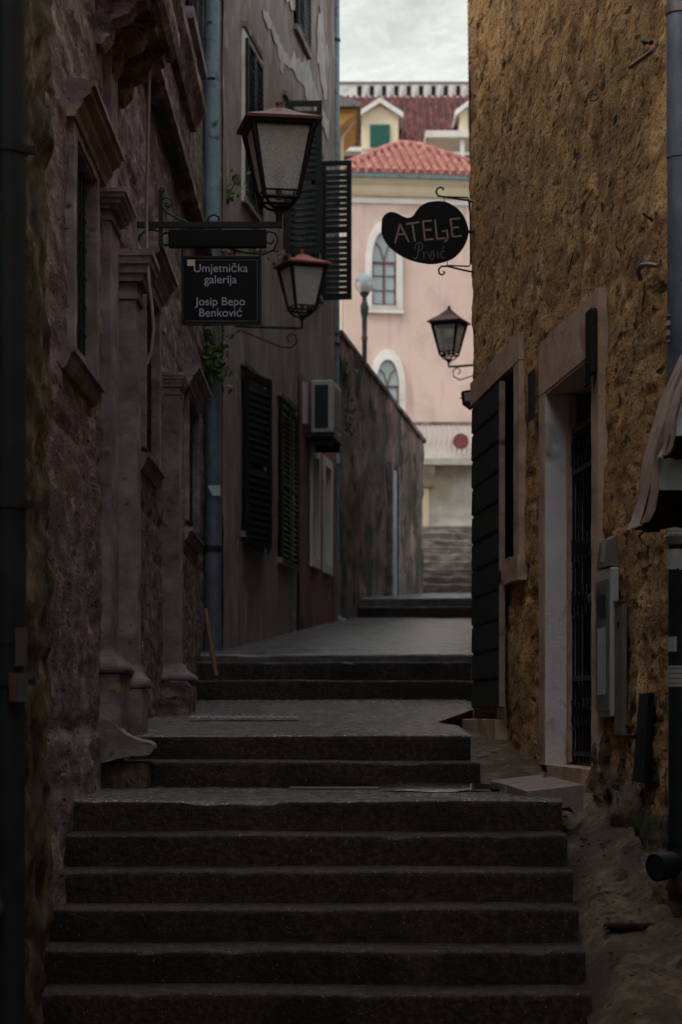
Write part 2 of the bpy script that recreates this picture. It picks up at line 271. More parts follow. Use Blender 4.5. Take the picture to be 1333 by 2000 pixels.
class MB:
    def __init__(s): s.v, s.f, s.sm = [], [], []
    def add(s, vs, fs, smooth=False):
        o = len(s.v); s.v += [Vector(v) for v in vs]; s.f += [tuple(i + o for i in f) for f in fs]; s.sm += [smooth] * len(fs)
        return s
    def hexa(s, p):
        return s.add(p, [(0, 3, 2, 1), (4, 5, 6, 7), (0, 1, 5, 4), (1, 2, 6, 5), (2, 3, 7, 6), (3, 0, 4, 7)])
    def box(s, x0, x1, y0, y1, z0, z1, T=None):
        T = T or (lambda a, b, c: Vector((a, b, c)))
        return s.hexa([T(x0, y0, z0), T(x1, y0, z0), T(x1, y1, z0), T(x0, y1, z0), T(x0, y0, z1), T(x1, y0, z1), T(x1, y1, z1), T(x0, y1, z1)])
    def tube(s, pts, r, n=10, cap=True):
        pts = [Vector(p) for p in pts]; rs = r if isinstance(r, (list, tuple)) else [r] * len(pts)
        vs, fs = [], []; up = None
        for i, p in enumerate(pts):
            d = (pts[min(i + 1, len(pts) - 1)] - pts[max(i - 1, 0)]).normalized()
            if up is None: up = Vector((0, 0, 1)) if abs(d.z) < .9 else Vector((1, 0, 0))
            a = d.cross(up).normalized(); b = a.cross(d).normalized(); up = b
            for k in range(n):
                t = 2 * math.pi * k / n; vs.append(p + (a * math.cos(t) + b * math.sin(t)) * rs[i])
        for i in range(len(pts) - 1):
            for k in range(n):
                fs.append((i * n + k, i * n + (k + 1) % n, (i + 1) * n + (k + 1) % n, (i + 1) * n + k))
        s.add(vs, fs, True)
        if cap:
            s.add(vs[:n], [tuple(range(n))[::-1]]); s.add(vs[-n:], [tuple(range(n))])
        return s
    def lathe(s, prof, c=(0, 0, 0), n=20, smooth=True):
        c = Vector(c); vs = [c + Vector((r * math.cos(2 * math.pi * k / n), r * math.sin(2 * math.pi * k / n), z)) for r, z in prof for k in range(n)]
        fs = [(i * n + k, i * n + (k + 1) % n, (i + 1) * n + (k + 1) % n, (i + 1) * n + k) for i in range(len(prof) - 1) for k in range(n)]
        return s.add(vs, fs, smooth)
    def prof(s, T, y0, y1, pts, seg=.1, rough=0.0):
        """extrude the (n,z) outline pts along the wall from y0 to y1"""
        k = max(1, int(abs(y1 - y0) / seg)); m = len(pts); vs = []
        for i in range(k + 1):
            y = y0 + (y1 - y0) * i / k
            for (n_, z) in pts:
                q = T(y, n_, z)
                if rough: q = q + noise.noise_vector(q * 5) * rough + noise.noise_vector(q * 17) * rough * .5
                vs.append(q)
        fs = [(i * m + j, i * m + (j + 1) % m, (i + 1) * m + (j + 1) % m, (i + 1) * m + j) for i in range(k) for j in range(m)]
        fs += [tuple(range(m))[::-1], tuple(k * m + j for j in range(m))]
        return s.add(vs, fs)
    def loft(s, T, secs, rough=0.0):
        """secs: (z, y0, y1, n_out) rectangular sections standing against the wall"""
        vs = []
        for z, y0, y1, n_ in secs:
            for (y, q) in ((y0, -.03), (y0, n_), (y1, n_), (y1, -.03)):
                p = T(y, q, z)
                if rough: p = p + noise.noise_vector(p * 6) * rough
                vs.append(p)
        fs = [(i * 4 + j, i * 4 + (j + 1) % 4, (i + 1) * 4 + (j + 1) % 4, (i + 1) * 4 + j) for i in range(len(secs) - 1) for j in range(4)]
        fs += [(3, 2, 1, 0), tuple(len(vs) - 4 + j for j in range(4))]
        return s.add(vs, fs)
    def facade(s, T, y0, y1, z0, z1, res, disp, holes=(), zres=None):
        def lines(a, b, cuts, r):
            c = sorted(set([a, b] + [q for q in cuts if a < q < b])); o = []
            for p, q in zip(c, c[1:]):
                k = max(1, math.ceil((q - p) / r)); o += [p + (q - p) * i / k for i in range(k)]
            return o + [b]
        ys = lines(y0, y1, [h[0] for h in holes] + [h[1] for h in holes], res)
        zs = lines(z0, z1, [h[2] for h in holes] + [h[3] for h in holes], zres or res)
        vs = [T(y, disp(y, z), z) for z in zs for y in ys]; ny = len(ys); fs = []
        for i in range(len(zs) - 1):
            zc = (zs[i] + zs[i + 1]) / 2
            for j in range(ny - 1):
                yc = (ys[j] + ys[j + 1]) / 2
                if any(h[0] < yc < h[1] and h[2] < zc < h[3] for h in holes): continue
                fs.append((i * ny + j, i * ny + j + 1, (i + 1) * ny + j + 1, (i + 1) * ny + j))
        return s.add(vs, fs, True)
    def plate(s, pts, d):
        """thin solid from the 3-D outline pts, thickness vector d"""
        m = len(pts); d = Vector(d); vs = [Vector(p) for p in pts] + [Vector(p) + d for p in pts]
        return s.add(vs, [tuple(range(m)), tuple(range(2 * m - 1, m - 1, -1))] + [(i, i + m, (i + 1) % m + m, (i + 1) % m) for i in range(m)])
    def build(s, name, m, parent=None, bevel=0.0, recalc=True):
        me = bpy.data.meshes.new(name); off = Vector(parent['_l']) if parent is not None and '_l' in parent else Vector((0, 0, 0))
        me.from_pydata([tuple(v - off) for v in s.v], [], s.f)
        me.polygons.foreach_set('use_smooth', s.sm)
        me.validate()
        if recalc:
            import bmesh
            b = bmesh.new(); b.from_mesh(me); bmesh.ops.recalc_face_normals(b, faces=b.faces); b.to_mesh(me); b.free()
        me.materials.append(M[m] if isinstance(m, str) else m)
        o = bpy.data.objects.new(name, me); scene.collection.objects.link(o)
        if parent is not None:
            o.parent = parent; o['_l'] = tuple(off)
        if bevel:
            bv = o.modifiers.new('bevel', 'BEVEL'); bv.width = bevel; bv.segments = 2; bv.limit_method = 'ANGLE'; bv.angle_limit = R(40)
        return o
def thing(name, loc, label, cat, group=None):
    o = bpy.data.objects.new(name, None); scene.collection.objects.link(o); o.empty_display_size = .1
    o.location = loc; o['_l'] = tuple(loc); o['label'] = label; o['category'] = cat
    if group: o['group'] = group
    return o
def tag(o, label, cat, group=None):
    o['label'] = label; o['category'] = cat
    if group: o['group'] = group
    return o
def origin(o):
    """move a top-level mesh's origin to its base centre"""
    vs = [v.co for v in o.data.vertices]
    c = Vector((sum(v.x for v in vs) / len(vs), sum(v.y for v in vs) / len(vs), min(v.z for v in vs)))
    o.data.transform(Matrix.Translation(-c)); o.location = c; return o
def struct(o):
    o['kind'] = 'structure'; return o
def copy_tree(o, loc, label, rz=0, scale=1):
    c = o.copy(); scene.collection.objects.link(c); c.location = loc; c['label'] = label
    c.rotation_euler = (0, 0, rz); c.scale = (scale,) * 3
    for ch in o.children:
        d = ch.copy(); scene.collection.objects.link(d); d.parent = c
        for g in ch.children:
            e = g.copy(); scene.collection.objects.link(e); e.parent = d
    return c
def spiral(c, r0, turns, a0, plane='XZ', n=28, sgn=1, rend=.12):
    out_ = []
    for i in range(n + 1):
        t = i / n; r = r0 * (1 - t * (1 - rend)); a = a0 + sgn * turns * 2 * math.pi * t
        out_.append(Vector(c) + Vector((r * math.cos(a), 0, r * math.sin(a))))
    return out_
def text(body, size, loc, rot, m, parent, name='lettering', align='CENTER', extrude=.0015, spacing=1.0):
    cu = bpy.data.curves.new(name, 'FONT'); cu.body = body; cu.size = size; cu.align_x = align; cu.extrude = extrude; cu.space_character = spacing
    cu.offset = 0.0
    o = bpy.data.objects.new(name + '_t', cu); scene.collection.objects.link(o)
    bpy.context.view_layer.update()
    me = bpy.data.meshes.new_from_object(o.evaluated_get(bpy.context.evaluated_depsgraph_get()))
    bpy.data.objects.remove(o)
    me.transform(Matrix.Translation(Vector(loc)) @ rot.to_matrix().to_4x4())
    off = Vector(parent['_l']) if parent is not None else Vector((0, 0, 0)); me.transform(Matrix.Translation(-off))
    me.materials.clear(); me.materials.append(M[m]); q = bpy.data.objects.new(name, me); scene.collection.objects.link(q)
    if parent is not None: q.parent = parent
    return q
def smooth_loop(P, k=4):
    n = len(P); o_ = []
    for i in range(n):
        p0, p1, p2, p3 = [Vector(P[(i + j - 1) % n]) for j in range(4)]
        for q in range(k):
            s_ = q / k; o_.append(.5 * ((2 * p1) + (p2 - p0) * s_ + (2 * p0 - 5 * p1 + 4 * p2 - p3) * s_ * s_ + (3 * p1 - p0 - 3 * p2 + p3) * s_ ** 3))
    return o_
from mathutils import Euler
FACE_CAM = Euler((R(90), 0, 0))

# ------------------------------------------------------------------ ground, steps, ramps
g = MB(); g.box(-500, 500, -60, 900, -.6, -.01); struct(g.build('ground', 'ground'))
def tread_mesh(name, y0, y1, z0, z1, x0f, x1f, m, res=.05, amp=.0035, nose=.03, zbot=-.3):
    """a step or sloping platform: riser at y0 up to z0, top running to y1 at z1"""
    b = MB(); nx = int((x1f(y0) - x0f(y0)) / res) + 1; ny = max(2, int((y1 - y0) / (res * 1.2)) + 1)
    rows = [('r', 0), ('r', .25), ('r', .5), ('r', .75), ('n', 0), ('n', 1)] + [('t', j / ny) for j in range(ny + 1)]
    vs = []
    for k, t in rows:
        for i in range(nx + 1):
            yb = y0
            if k == 'r': y, z = y0 + .004, zbot + (z0 - nose - zbot) * (1 if t == .75 else (t * 1.2))
            elif k == 'n': y, z = (y0 + nose * .15, z0 - nose * .35) if t == 0 else (y0 + nose * .7, z0 - .002)
            else:
                y = y0 + nose * 1.3 + (y1 - y0 - nose * 1.3) * t; z = z0 + (z1 - z0) * t
            x = x0f(y) + (x1f(y) - x0f(y)) * i / nx
            p = Vector((x, y, z)); d = noise.noise_vector(p * 6) * amp + noise.noise_vector(p * 19) * amp * .6
            sag = .012 * noise.noise(Vector((x * .9, y0 * 3, 0))) * (1 if k != 'r' else t)
            chip = 0
            if k == 'n' or (k == 't' and t == 0) or (k == 'r' and t == .75):
                chip = max(0, noise.noise(Vector((x * 5, y0 * 9, 3))) - .25) * .04
            vs.append(p + Vector((0, d.y + chip * .5 + .018 * noise.noise(Vector((x * .8, y0 * 5, 1))), d.z + sag - chip)))
    n = nx + 1
    fs = [(r * n + i, r * n + i + 1, (r + 1) * n + i + 1, (r + 1) * n + i) for r in range(len(rows) - 1) for i in range(nx)]
    b.add(vs, fs, True)
    # right cheek
    last = [vs[r * n + nx] for r in range(len(rows))]
    b.add(last + [Vector((last[-1].x, last[-1].y, zbot))], [tuple(range(len(last) + 1))])
    first = [vs[r * n] for r in range(len(rows))]
    b.add(first + [Vector((first[-1].x, first[-1].y, zbot))], [tuple(range(len(first) + 1))[::-1]])
    o = b.build(name, m, recalc=False)
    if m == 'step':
        o.data.materials.append(M['wetpath' if name == 'path' or abs(z0 - 1.17) < .01 else 'tread'])  # tops toned apart from risers to imitate their light; landings palest
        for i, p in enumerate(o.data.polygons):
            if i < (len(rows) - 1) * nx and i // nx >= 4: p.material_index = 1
    return struct(o)
def const(v): return lambda y: v
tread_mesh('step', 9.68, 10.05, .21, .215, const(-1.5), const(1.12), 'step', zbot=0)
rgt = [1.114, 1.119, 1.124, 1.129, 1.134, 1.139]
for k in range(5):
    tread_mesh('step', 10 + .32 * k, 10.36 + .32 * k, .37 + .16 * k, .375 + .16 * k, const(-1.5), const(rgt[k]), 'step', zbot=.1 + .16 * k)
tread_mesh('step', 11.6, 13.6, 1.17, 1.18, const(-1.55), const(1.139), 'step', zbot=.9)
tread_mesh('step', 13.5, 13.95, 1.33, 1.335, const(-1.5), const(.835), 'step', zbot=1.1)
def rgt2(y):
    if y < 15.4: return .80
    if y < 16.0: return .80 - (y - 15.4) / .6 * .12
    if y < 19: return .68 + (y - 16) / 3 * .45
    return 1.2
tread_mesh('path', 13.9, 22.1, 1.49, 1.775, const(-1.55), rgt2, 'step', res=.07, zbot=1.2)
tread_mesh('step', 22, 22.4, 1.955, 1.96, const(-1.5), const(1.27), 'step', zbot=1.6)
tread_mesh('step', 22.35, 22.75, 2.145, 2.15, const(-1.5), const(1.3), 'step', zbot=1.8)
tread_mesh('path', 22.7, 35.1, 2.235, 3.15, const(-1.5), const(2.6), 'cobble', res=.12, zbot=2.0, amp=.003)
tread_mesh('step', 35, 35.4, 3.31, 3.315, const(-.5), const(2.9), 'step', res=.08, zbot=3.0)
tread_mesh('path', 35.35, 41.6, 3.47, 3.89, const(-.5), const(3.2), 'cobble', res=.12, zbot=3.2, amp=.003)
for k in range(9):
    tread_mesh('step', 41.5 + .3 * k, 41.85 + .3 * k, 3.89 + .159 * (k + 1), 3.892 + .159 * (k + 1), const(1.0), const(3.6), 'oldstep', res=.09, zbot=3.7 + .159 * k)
b = MB(); vs = []; NX, NY = 90, 110
for j in range(NY + 1):
    for i in range(NX + 1):
        x = -260 + 640 * i / NX; v = j / NY; y = 240 + 420 * v
        z = 6 + 262 * v ** .92 + 26 * fb((x, y, 0), .008) * min(1, v * 4) + 14 * abs(noise.noise(Vector((x * .03 + y * .012, y * .01, 3)))) + 5 * fb((x, y, 2), .05)
        vs.append((x, y + 12 * fb((x, z, 7), .02), z))
b.add(vs, [(j * (NX + 1) + i, j * (NX + 1) + i + 1, (j + 1) * (NX + 1) + i + 1, (j + 1) * (NX + 1) + i) for j in range(NY) for i in range(NX)], True)
struct(b.build('hillside', 'karst', recalc=False))
b = MB(); b.box(-6, 12, 44.2, 58, 3, 5.3); struct(b.build('upper_path', 'ramp'))
# side ramp to the right of the steps
b = MB(); ys = [9.0 + .05 * i for i in range(220)] + [20.2 + .5 * i for i in range(36)]; nx = 22; vs = []
def rz(y):
    P = [(8.9, .0), (9.5, .27), (11.55, .93), (12.3, 1.01), (12.7, 1.13), (14, 1.24), (16.2, 1.46), (20, 1.6), (22, 1.72), (23.2, 2.18), (38, 3.3)]
    for (a, za), (c, zc) in zip(P, P[1:]):
        if a <= y <= c: return za + (zc - za) * (y - a) / (c - a)
    return P[-1][1]
for y in ys:
    for i in range(nx + 1):
        t = i / nx; x0 = 1.09 if y < 11.6 else (1.05 if y < 13.4 else .6)
        x = x0 + ((1.9 if y < 17.6 else 3.4) - x0) * t
        z = rz(y) + .03 * fb((x, y, 0), 2) + .009 * fb((x, y, 5), 9) - .015 * max(0, noise.noise(Vector((x * 4, y * 3, 8))) - .25)
        wx = WR.a + WR.b * y
        if y < 11.6: z -= .17 * max(0, 1 - (x - 1.09) / .16)
        if y < 12.6: z += max(0, x - (wx - .2)) * .7     # rubble heaps against the wall foot
        vs.append(Vector((x, y, z)))
b.add(vs, [(r * (nx + 1) + i, r * (nx + 1) + i + 1, (r + 1) * (nx + 1) + i + 1, (r + 1) * (nx + 1) + i) for r in range(len(ys) - 1) for i in range(nx)], True)
b.box(.65, 1.9, 9.1, 19.9, -.3, .0)
struct(b.build('ramp', 'ramp'))
# puddle, drain, patches on the landings
b = MB(); c = Vector((.58, 12.72, 0)); vs = []
for k in range(40):
    a = 2 * math.pi * k / 40; rr = 1 + .18 * math.sin(3 * a + 1) + .1 * math.sin(7 * a)
    vs.append((c.x + .36 * rr * math.cos(a), c.y + .2 * rr * math.sin(a), 1.205 + .09 * .2 * rr * math.sin(a)))
b.add(vs, [tuple(range(40))]); o = b.build('puddle', 'water'); struct(o)
b = MB(); b.plate([(-1.1, 16.3, 1.593), (-.3, 16.3, 1.593), (-.3, 16.52, 1.599), (-1.1, 16.52, 1.599)], (0, 0, .004))
for i in range(16):
    x = -1.07 + .05 * i; b.box(x, x + .02, 16.32, 16.5, 1.6, 1.614)
tag(origin(b.build('drain_grate', 'lightgrey')), 'ribbed pale metal drain grate set across the paving on the left', 'drain grate')
b = MB(); b.box(-.3, .22, 13.05, 13.4, 1.17, 1.186)
tag(origin(b.build('manhole_cover', 'smoothcem')), 'flat square cover on the landing below the short flight', 'manhole cover')

# ------------------------------------------------------------------ wall helpers
def louvre(b, T, y0, y1, z0, z1, n0, th=.035, stile=.05, pitch=.055, sl=.045):
    """framed louvred leaf lying in the wall plane frame"""
    b.box(y0, y0 + stile, n0, n0 + th, z0, z1, T); b.box(y1 - stile, y1, n0, n0 + th, z0, z1, T)
    zm = (z0 + z1) / 2
    for za in (z0, zm - stile / 2, z1 - stile): b.box(y0 + stile, y1 - stile, n0 + .002, n0 + th - .002, za, za + stile, T)
    for (a, c) in ((z0 + stile, zm - stile / 2), (zm + stile / 2, z1 - stile)):
        k = max(1, int((c - a) / pitch))
        for i in range(k):
            z = a + (c - a) * (i + .2) / k
            b.hexa([T(y0 + stile, n0, z), T(y1 - stile, n0, z), T(y1 - stile, n0 + th, z - sl), T(y0 + stile, n0 + th, z - sl),
                    T(y0 + stile, n0, z + .012), T(y1 - stile, n0, z + .012), T(y1 - stile, n0 + th, z + .012 - sl), T(y0 + stile, n0 + th, z + .012 - sl)])
def house_core(b, T, y0, y1, z0, z1, depth, skin=.25):
    b.box(y0 + .02, y1 - .02, -skin, -depth, z0, z1, T)
    b.box(y0, y0 + .05, -.02, -depth, z0, z1, T); b.box(y1 - .05, y1, -.02, -depth, z0, z1, T)
    b.box(y0 + .05, y1 - .05, -.01, -skin, z1 - .1, z1 - .02, T)
def house_roof(T, y0, y1, z1, depth, parent, over=.35, m='darktile'):
    b = MB(); k = int((y1 - y0 + .6) / .24)
    P = [(over, z1), (over, z1 + .12), (-depth / 2, z1 + depth * .12 + .12), (-depth - over, z1 + .12), (-depth - over, z1), (-depth / 2, z1 + depth * .12 - .02)]
    b.prof(T, y0 - .3, y1 + .3, P, seg=2)
    for i in range(k):
        y = y0 - .2 + i * .24
        b.tube([T(y, over, z1 + .13), T(y, -depth / 2, z1 + depth * .12 + .13)], .07, 6)
    b.build('roof', m, parent)
def window_fill(T, y0, y1, z0, z1, d, parent, fm='brownwood', gm='darkglass', bars=1):
    f = MB(); t = .045
    f.box(y0, y1, -d, -d + .04, z0, z0 + t, T); f.box(y0, y1, -d, -d + .04, z1 - t, z1, T)
    for yy in (y0, (y0 + y1) / 2 - t / 2, y1 - t): f.box(yy, yy + t, -d, -d + .039, z0 + t, z1 - t, T)
    for i in range(1, bars + 1):
        zz = z0 + (z1 - z0) * i / (bars + 1); f.box(y0 + t, y1 - t, -d, -d + .03, zz, zz + .025, T)
    wo = f.build('window', fm, parent)
    p = MB(); p.box(y0, y1, -d - .02, -d, z0, z1, T); q = p.build('pane', gm, wo); return wo
def rough_blocks(y, z):
    z2 = z + .05 * noise.noise(Vector((y * 1.1, z * .9, 5))) + .02 * noise.noise(Vector((y * 5, z * 5, 6))); ch = .2
    c = z2 / ch; row = math.floor(c); fz = c - row; jit = .3 * noise.noise(Vector((row * 1.7, 3.3, 0)))
    fz = max(0, min(1, fz)); y2 = y + .03 * noise.noise(Vector((y * 3, z * 6, 1))); bl = .26 + .12 * noise.noise(Vector((row * 2.3, 9.1, 0)))
    u = y2 / bl + row * .41 + jit; col = math.floor(u); fy = u - col
    rnd = noise.noise(Vector((row * 3.7 + .5, col * 5.3 + .5, .5))); e = min(min(fz, 1 - fz) * ch, min(fy, 1 - fy) * bl)
    worn = max(0, min(1, .55 + 1.3 * noise.noise(Vector((y * 1.3, z * 1.3, 11)))))
    return rnd * .012 - .014 * max(0, 1 - e / .017) * worn
def blocks(y, z, ch=.29, bl=.52, depth=.02, seed=0):
    """coursed-masonry relief"""
    c = z / ch + .12 * noise.noise(Vector((y * .3, seed, 0))); row = math.floor(c); fz = c - row
    off = (row * .37 + .21 * math.sin(row * 7.1)) % 1
    u = y / bl + off; col = math.floor(u); fy = u - col
    rnd = noise.noise(Vector((row * 3.7 + .5, col * 5.3 + .5, seed + .5)))
    e = min(min(fz, 1 - fz) * ch, min(fy, 1 - fy) * bl)
    j = max(0, 1 - e / .028)
    return rnd * .014 - depth * j * j

# ------------------------------------------------------------------ right-hand ochre house
h = thing('stone_house', (1.6, 10.7, 0), 'ochre rough stone house along the steps, with iron door and shuttered shop opening', 'house')
def dR(y, z):
    p = (0, y, z)
    d = .018 * fb(p, .9) + .007 * fb(p, 5) + .007 * fb(p, 15) + rough_blocks(y, z) * max(.4, min(1, (5.8 - z) / 2.2))
    if y > 16.9: d += max(0, z - 4.2) * .012 * (y - 16.9)*2
    gz = rz(min(max(y, 9), 19.9))
    return d
DOOR = (12.62, 14.12, 1.30, 3.635); SHOP1 = (15.35, 16.12, 2.69, 4.0); SHOP2 = (16.12, 17.32, 1.58, 4.0)
b = MB()
b.facade(WR, 9.2, 17.45, 0, 7.6, .032, dR, [DOOR, SHOP1, SHOP2])
b.facade(WR, -9, 9.2, 0, 7.7, .4, lambda y, z: 0.02 * fb((0, y, z), 2))
b.facade(WR, 9.2, 17.45, 7.6, 7.7, .3, lambda y, z: dR(y, 7.6))
house_core(b, WR, -9, 17.45, 0, 7.7, 6)
b.build('wall', 'ochre', h)
house_roof(WR, -9, 17.2, 7.7, 6, h, over=.12)
f = MB(); f.box(-9, 4.5, -.05, -5.5, 7.9, 9.8, WR); f.build('added_shade_storey', 'ochre', h)  # block added above the house, out of view, to darken the foreground
# door surround: lintel, two jambs, threshold; white reveal
def surround(T, op, jw, lz, proud, sill_z, m, parent, name='door_frame', rough=.004):
    y0, y1, z0, z1 = op; f = MB()
    f.prof(T, y0 - jw, y1 + jw, [(-.06, z1), (proud, z1), (proud + .002, z1 + lz), (-.06, z1 + lz)], .08, rough)
    for (a, c) in ((y0 - jw, y0), (y1, y1 + jw)):
        zz = z0; k = 0
        while zz < z1 - .01:
            ze = min(z1 - .003, zz + 1.2)
            f.loft(T, [(zz + (ze - zz) * i / 10, a, c, proud) for i in range(11)], rough); zz = ze + .003 if ze < z1 - .01 else z1
    if sill_z:
        f.prof(T, y0 - jw, y1 + jw, [(-.06, z0 - sill_z), (proud + .02, z0 - sill_z), (proud + .02, z0), (-.06, z0)], .08, rough)
    return f.build(name, m, parent)
door = surround(WR, DOOR, .2, .33, .035, 0, 'rustone', h)
f = MB(); f.box(DOOR[0], DOOR[1], -.24, .02, 1.18, 1.30, WR); f.prof(WR, 12.4, 13.9, [(-.02, .9), (.12, .9), (.14, 1.17), (-.02, 1.18)], .08, .012)
f.build('threshold', 'rustone', h)
f = MB(); y0, y1, z0, z1 = DOOR
f.facade(lambda a, n_, z: WR(y1 - .02 - n_, -a, z), -.033, .25, z0, z1, .04, lambda a, z: .004 * fb((a, 0, z), 14))
f.build('door_reveal', 'reveal', h)
f = MB(); f.box(y0 - .02, y1 - .02, -.24, .03, z1 - .02, z1 + .02, WR); f.build('door_soffit', 'rustone', h)
# iron grille door
gr = MB()
gr.box(y0, y1 - .02, -.175, -.15, z0, z0 + .5, WR)
for yy in [y0 + .0 + i * .115 for i in range(13)]:
    if yy < y1 - .03: gr.tube([WR(yy + .02, -.13, z0 + .02), WR(yy + .02, -.13, z1 - .3)], .009, 6)
for zz in (z0 + .06, z0 + .52, 2.3, 3.1, z1 - .28):
    gr.box(y0 + .01, y1 - .03, -.135, -.12, zz, zz + .03, WR)
for c0 in range(12):
    for zz, r0 in ((1.0 + z0, .05), (2.62, .05), (3.22, .05), (1.62, .045)):
        yc = y0 + .08 + c0 * .12
        if yc > y1 - .08: continue
        pts = [WR(yc + .05 * math.cos(a) * (1 - t * .7), -.118, zz + .1 * math.sin(a) * (1 - t * .7)) for t in [i / 20 for i in range(21)] for a in [t * 9 + c0]]
        gr.tube(pts, .006, 5)
go = gr.build('door', 'iron', h)
f = MB(); f.box(y0, y1 - .02, -.24, -.22, z0, z1, WR); f.build('pane', 'roomdark', go)
f = MB(); f.tube([WR(13.05, -.12, 2.28), WR(13.05, -.05, 2.28), WR(13.0, -.03, 2.29), WR(12.9, -.03, 2.3)], .016, 8); f.build('handle', 'steel', go)
f = MB(); f.box(y1 - .1, y1 - .02, -.15, -.1, 1.32, 3.6, WR); f.build('door_post', 'rustone', go)
# shop opening surround
f = MB()
f.prof(WR, 15.12, 17.42, [(-.06, 4.0), (.03, 4.0), (.032, 4.175), (-.06, 4.175)], .08, .004)
f.loft(WR, [(2.69 + i * .13, 15.12, 15.35, .03) for i in range(11)], .004)
f.loft(WR, [(1.58 + i * .1, 15.88, 16.12, .025) for i in range(11)], .003)
f.prof(WR, 15.08, 15.9, [(-.06, 2.52), (.045, 2.52), (.05, 2.69), (-.06, 2.69)], .08, .004)
f.prof(WR, 15.85, 17.5, [(-.06, 1.42), (.08, 1.42), (.08, 1.58), (-.06, 1.58)], .08, .008)
f.build('shop_frame', 'rustone', h)
f = MB(); f.box(15.35, 16.12, -.2, -.18, 2.69, 4, WR); f.box(16.12, 17.32, -.2, -.18, 1.58, 4, WR)
wo = f.build('shop_window', 'roomdark', h)
f = MB(); f.box(15.37, 15.42, -.18, -.14, 2.7, 3.99, WR); f.box(16.05, 16.1, -.18, -.14, 2.7, 3.99, WR); f.box(15.42, 15.95, -.18, -.15, 3.3, 3.34, WR)
f.build('window_frame', 'blackwood', wo)
# board shutter: eleven bevelled horizontal boards, a leaf standing slightly proud
f = MB(); SY0, SY1 = 15.74, 17.14; SB = 1.66; n_b = 11; hgt = (3.95 - SB) / n_b
f.box(SY0 + .01, SY1 - .02, .034, .046, SB, 3.95, WR)
for i in range(n_b):
    z = SB + i * hgt; q = .003 * math.sin(i * 5)
    f.prof(WR, SY0, SY1 + q, [(.046, z + .003), (.05, z + .006), (.062, z + .016), (.058, z + hgt - .016), (.05, z + hgt - .006), (.046, z + hgt - .003)], .1, .0015)
sh = f.build('shutter', 'blackwood', h)
f = MB(); f.box(SY0 - .025, SY0 - .003, .03, .07, SB + .01, 3.94, WR); f.build('shutter_edge', 'canvas', sh)
f = MB(); f.box(SY0 - .05, SY0 + .1, .062, .075, 2.55, 2.62, WR); f.build('latch', 'iron', sh)

def on_right(py, Y): return EYE + (PY - py) * Y / F
# small things fixed to the ochre wall
f = MB(); f.box(14.42, 14.62, .04, .055, 3.52, 3.82, WR); tag(origin(f.build('wall_plaque', 'plate')), 'narrow dark plaque on the ochre wall between shop opening and iron door', 'plaque')
t = thing('door_lamp', WR(12.5, .06, 3.5), 'dark slender lamp fitting at the near end of the door lintel', 'lamp')
f = MB(); f.box(12.44, 12.6, .04, .075, 3.5, 3.86, WR); f.build('back_plate', 'iron', t, bevel=.006)
f = MB(); f.box(12.45, 12.59, .07, .1, 3.44, 3.56, WR); f.build('lamp_cover', 'darkglass', t, bevel=.006)
f = MB(); f.hexa([WR(12.2, .04, 2.42), WR(12.26, .04, 2.42), WR(12.26, .055, 2.44), WR(12.2, .055, 2.44), WR(12.17, .04, 2.56), WR(12.23, .04, 2.56), WR(12.23, .055, 2.56), WR(12.17, .055, 2.56)])
tag(origin(f.build('white_tag', 'lightgrey')), 'small white tag on the wall above the meter cabinet', 'tag')
# electricity cabinet
t = thing('meter_cabinet', WR(12.1, .0, 1.58), 'grey electricity meter cabinet mounted beside the iron door', 'cabinet')
f = MB(); f.box(12.03, 12.37, .0, .05, 1.60, 2.40, WR); f.build('casing', 'lightgrey', t, bevel=.01)
f = MB(); f.box(12.05, 12.38, .051, .06, 1.63, 2.34, WR); dd = f.build('door', 'grey', t, bevel=.006)
f = MB()
for i in range(5): f.box(12.1 + i * .045, 12.12 + i * .045, .0605, .065, 1.72, 2.08, WR)
f.build('vent', 'lightgrey', dd)
f = MB(); f.box(12.1, 12.32, .0605, .063, 2.14, 2.26, WR); f.build('warning_label', 'plate', dd)
f = MB(); f.prof(WR, 12.05, 12.38, [(.0, 2.41), (.055, 2.41), (.04, 2.55), (.0, 2.58)], .1, .006); f.build('cement_cap', 'grey', t)
t = thing('utility_panel', WR(11.75, .03, 1.5), 'flat brown-grey utility panel with a rusty top edge, next to the meter cabinet', 'panel')
f = MB(); f.box(11.83, 12.02, .0, .03, 1.5, 2.2, WR); f.build('cover', 'grey', t, bevel=.006)
f = MB(); f.box(11.825, 12.02, .0, .036, 2.203, 2.215, WR); f.build('rusty_edge', 'brownwood', t)
f = MB(); f.box(11.9, 11.92, .0305, .04, 2.07, 2.1, WR); f.build('lock', 'iron', t)
# black hatch leaning at the wall foot
t = thing('black_hatch', WR(11.35, .05, 1.25), 'matt black sheet leaning in the eroded wall hollow beside the big downpipe', 'hatch')
f = MB(); f.hexa([WR(11.22, .02, 1.27), WR(11.45, .04, 1.27), WR(11.45, .06, 1.27), WR(11.22, .05, 1.27), WR(11.1, .02, 1.72), WR(11.36, .02, 1.72), WR(11.36, .04, 1.72), WR(11.1, .05, 1.72)])
f.build('sheet', 'darkpipe', t, bevel=.004)
f = MB(); f.tube([WR(11.4, .05, 1.5), WR(11.52, .07, 1.5)], .012, 8); f.build('handle', 'iron', t)
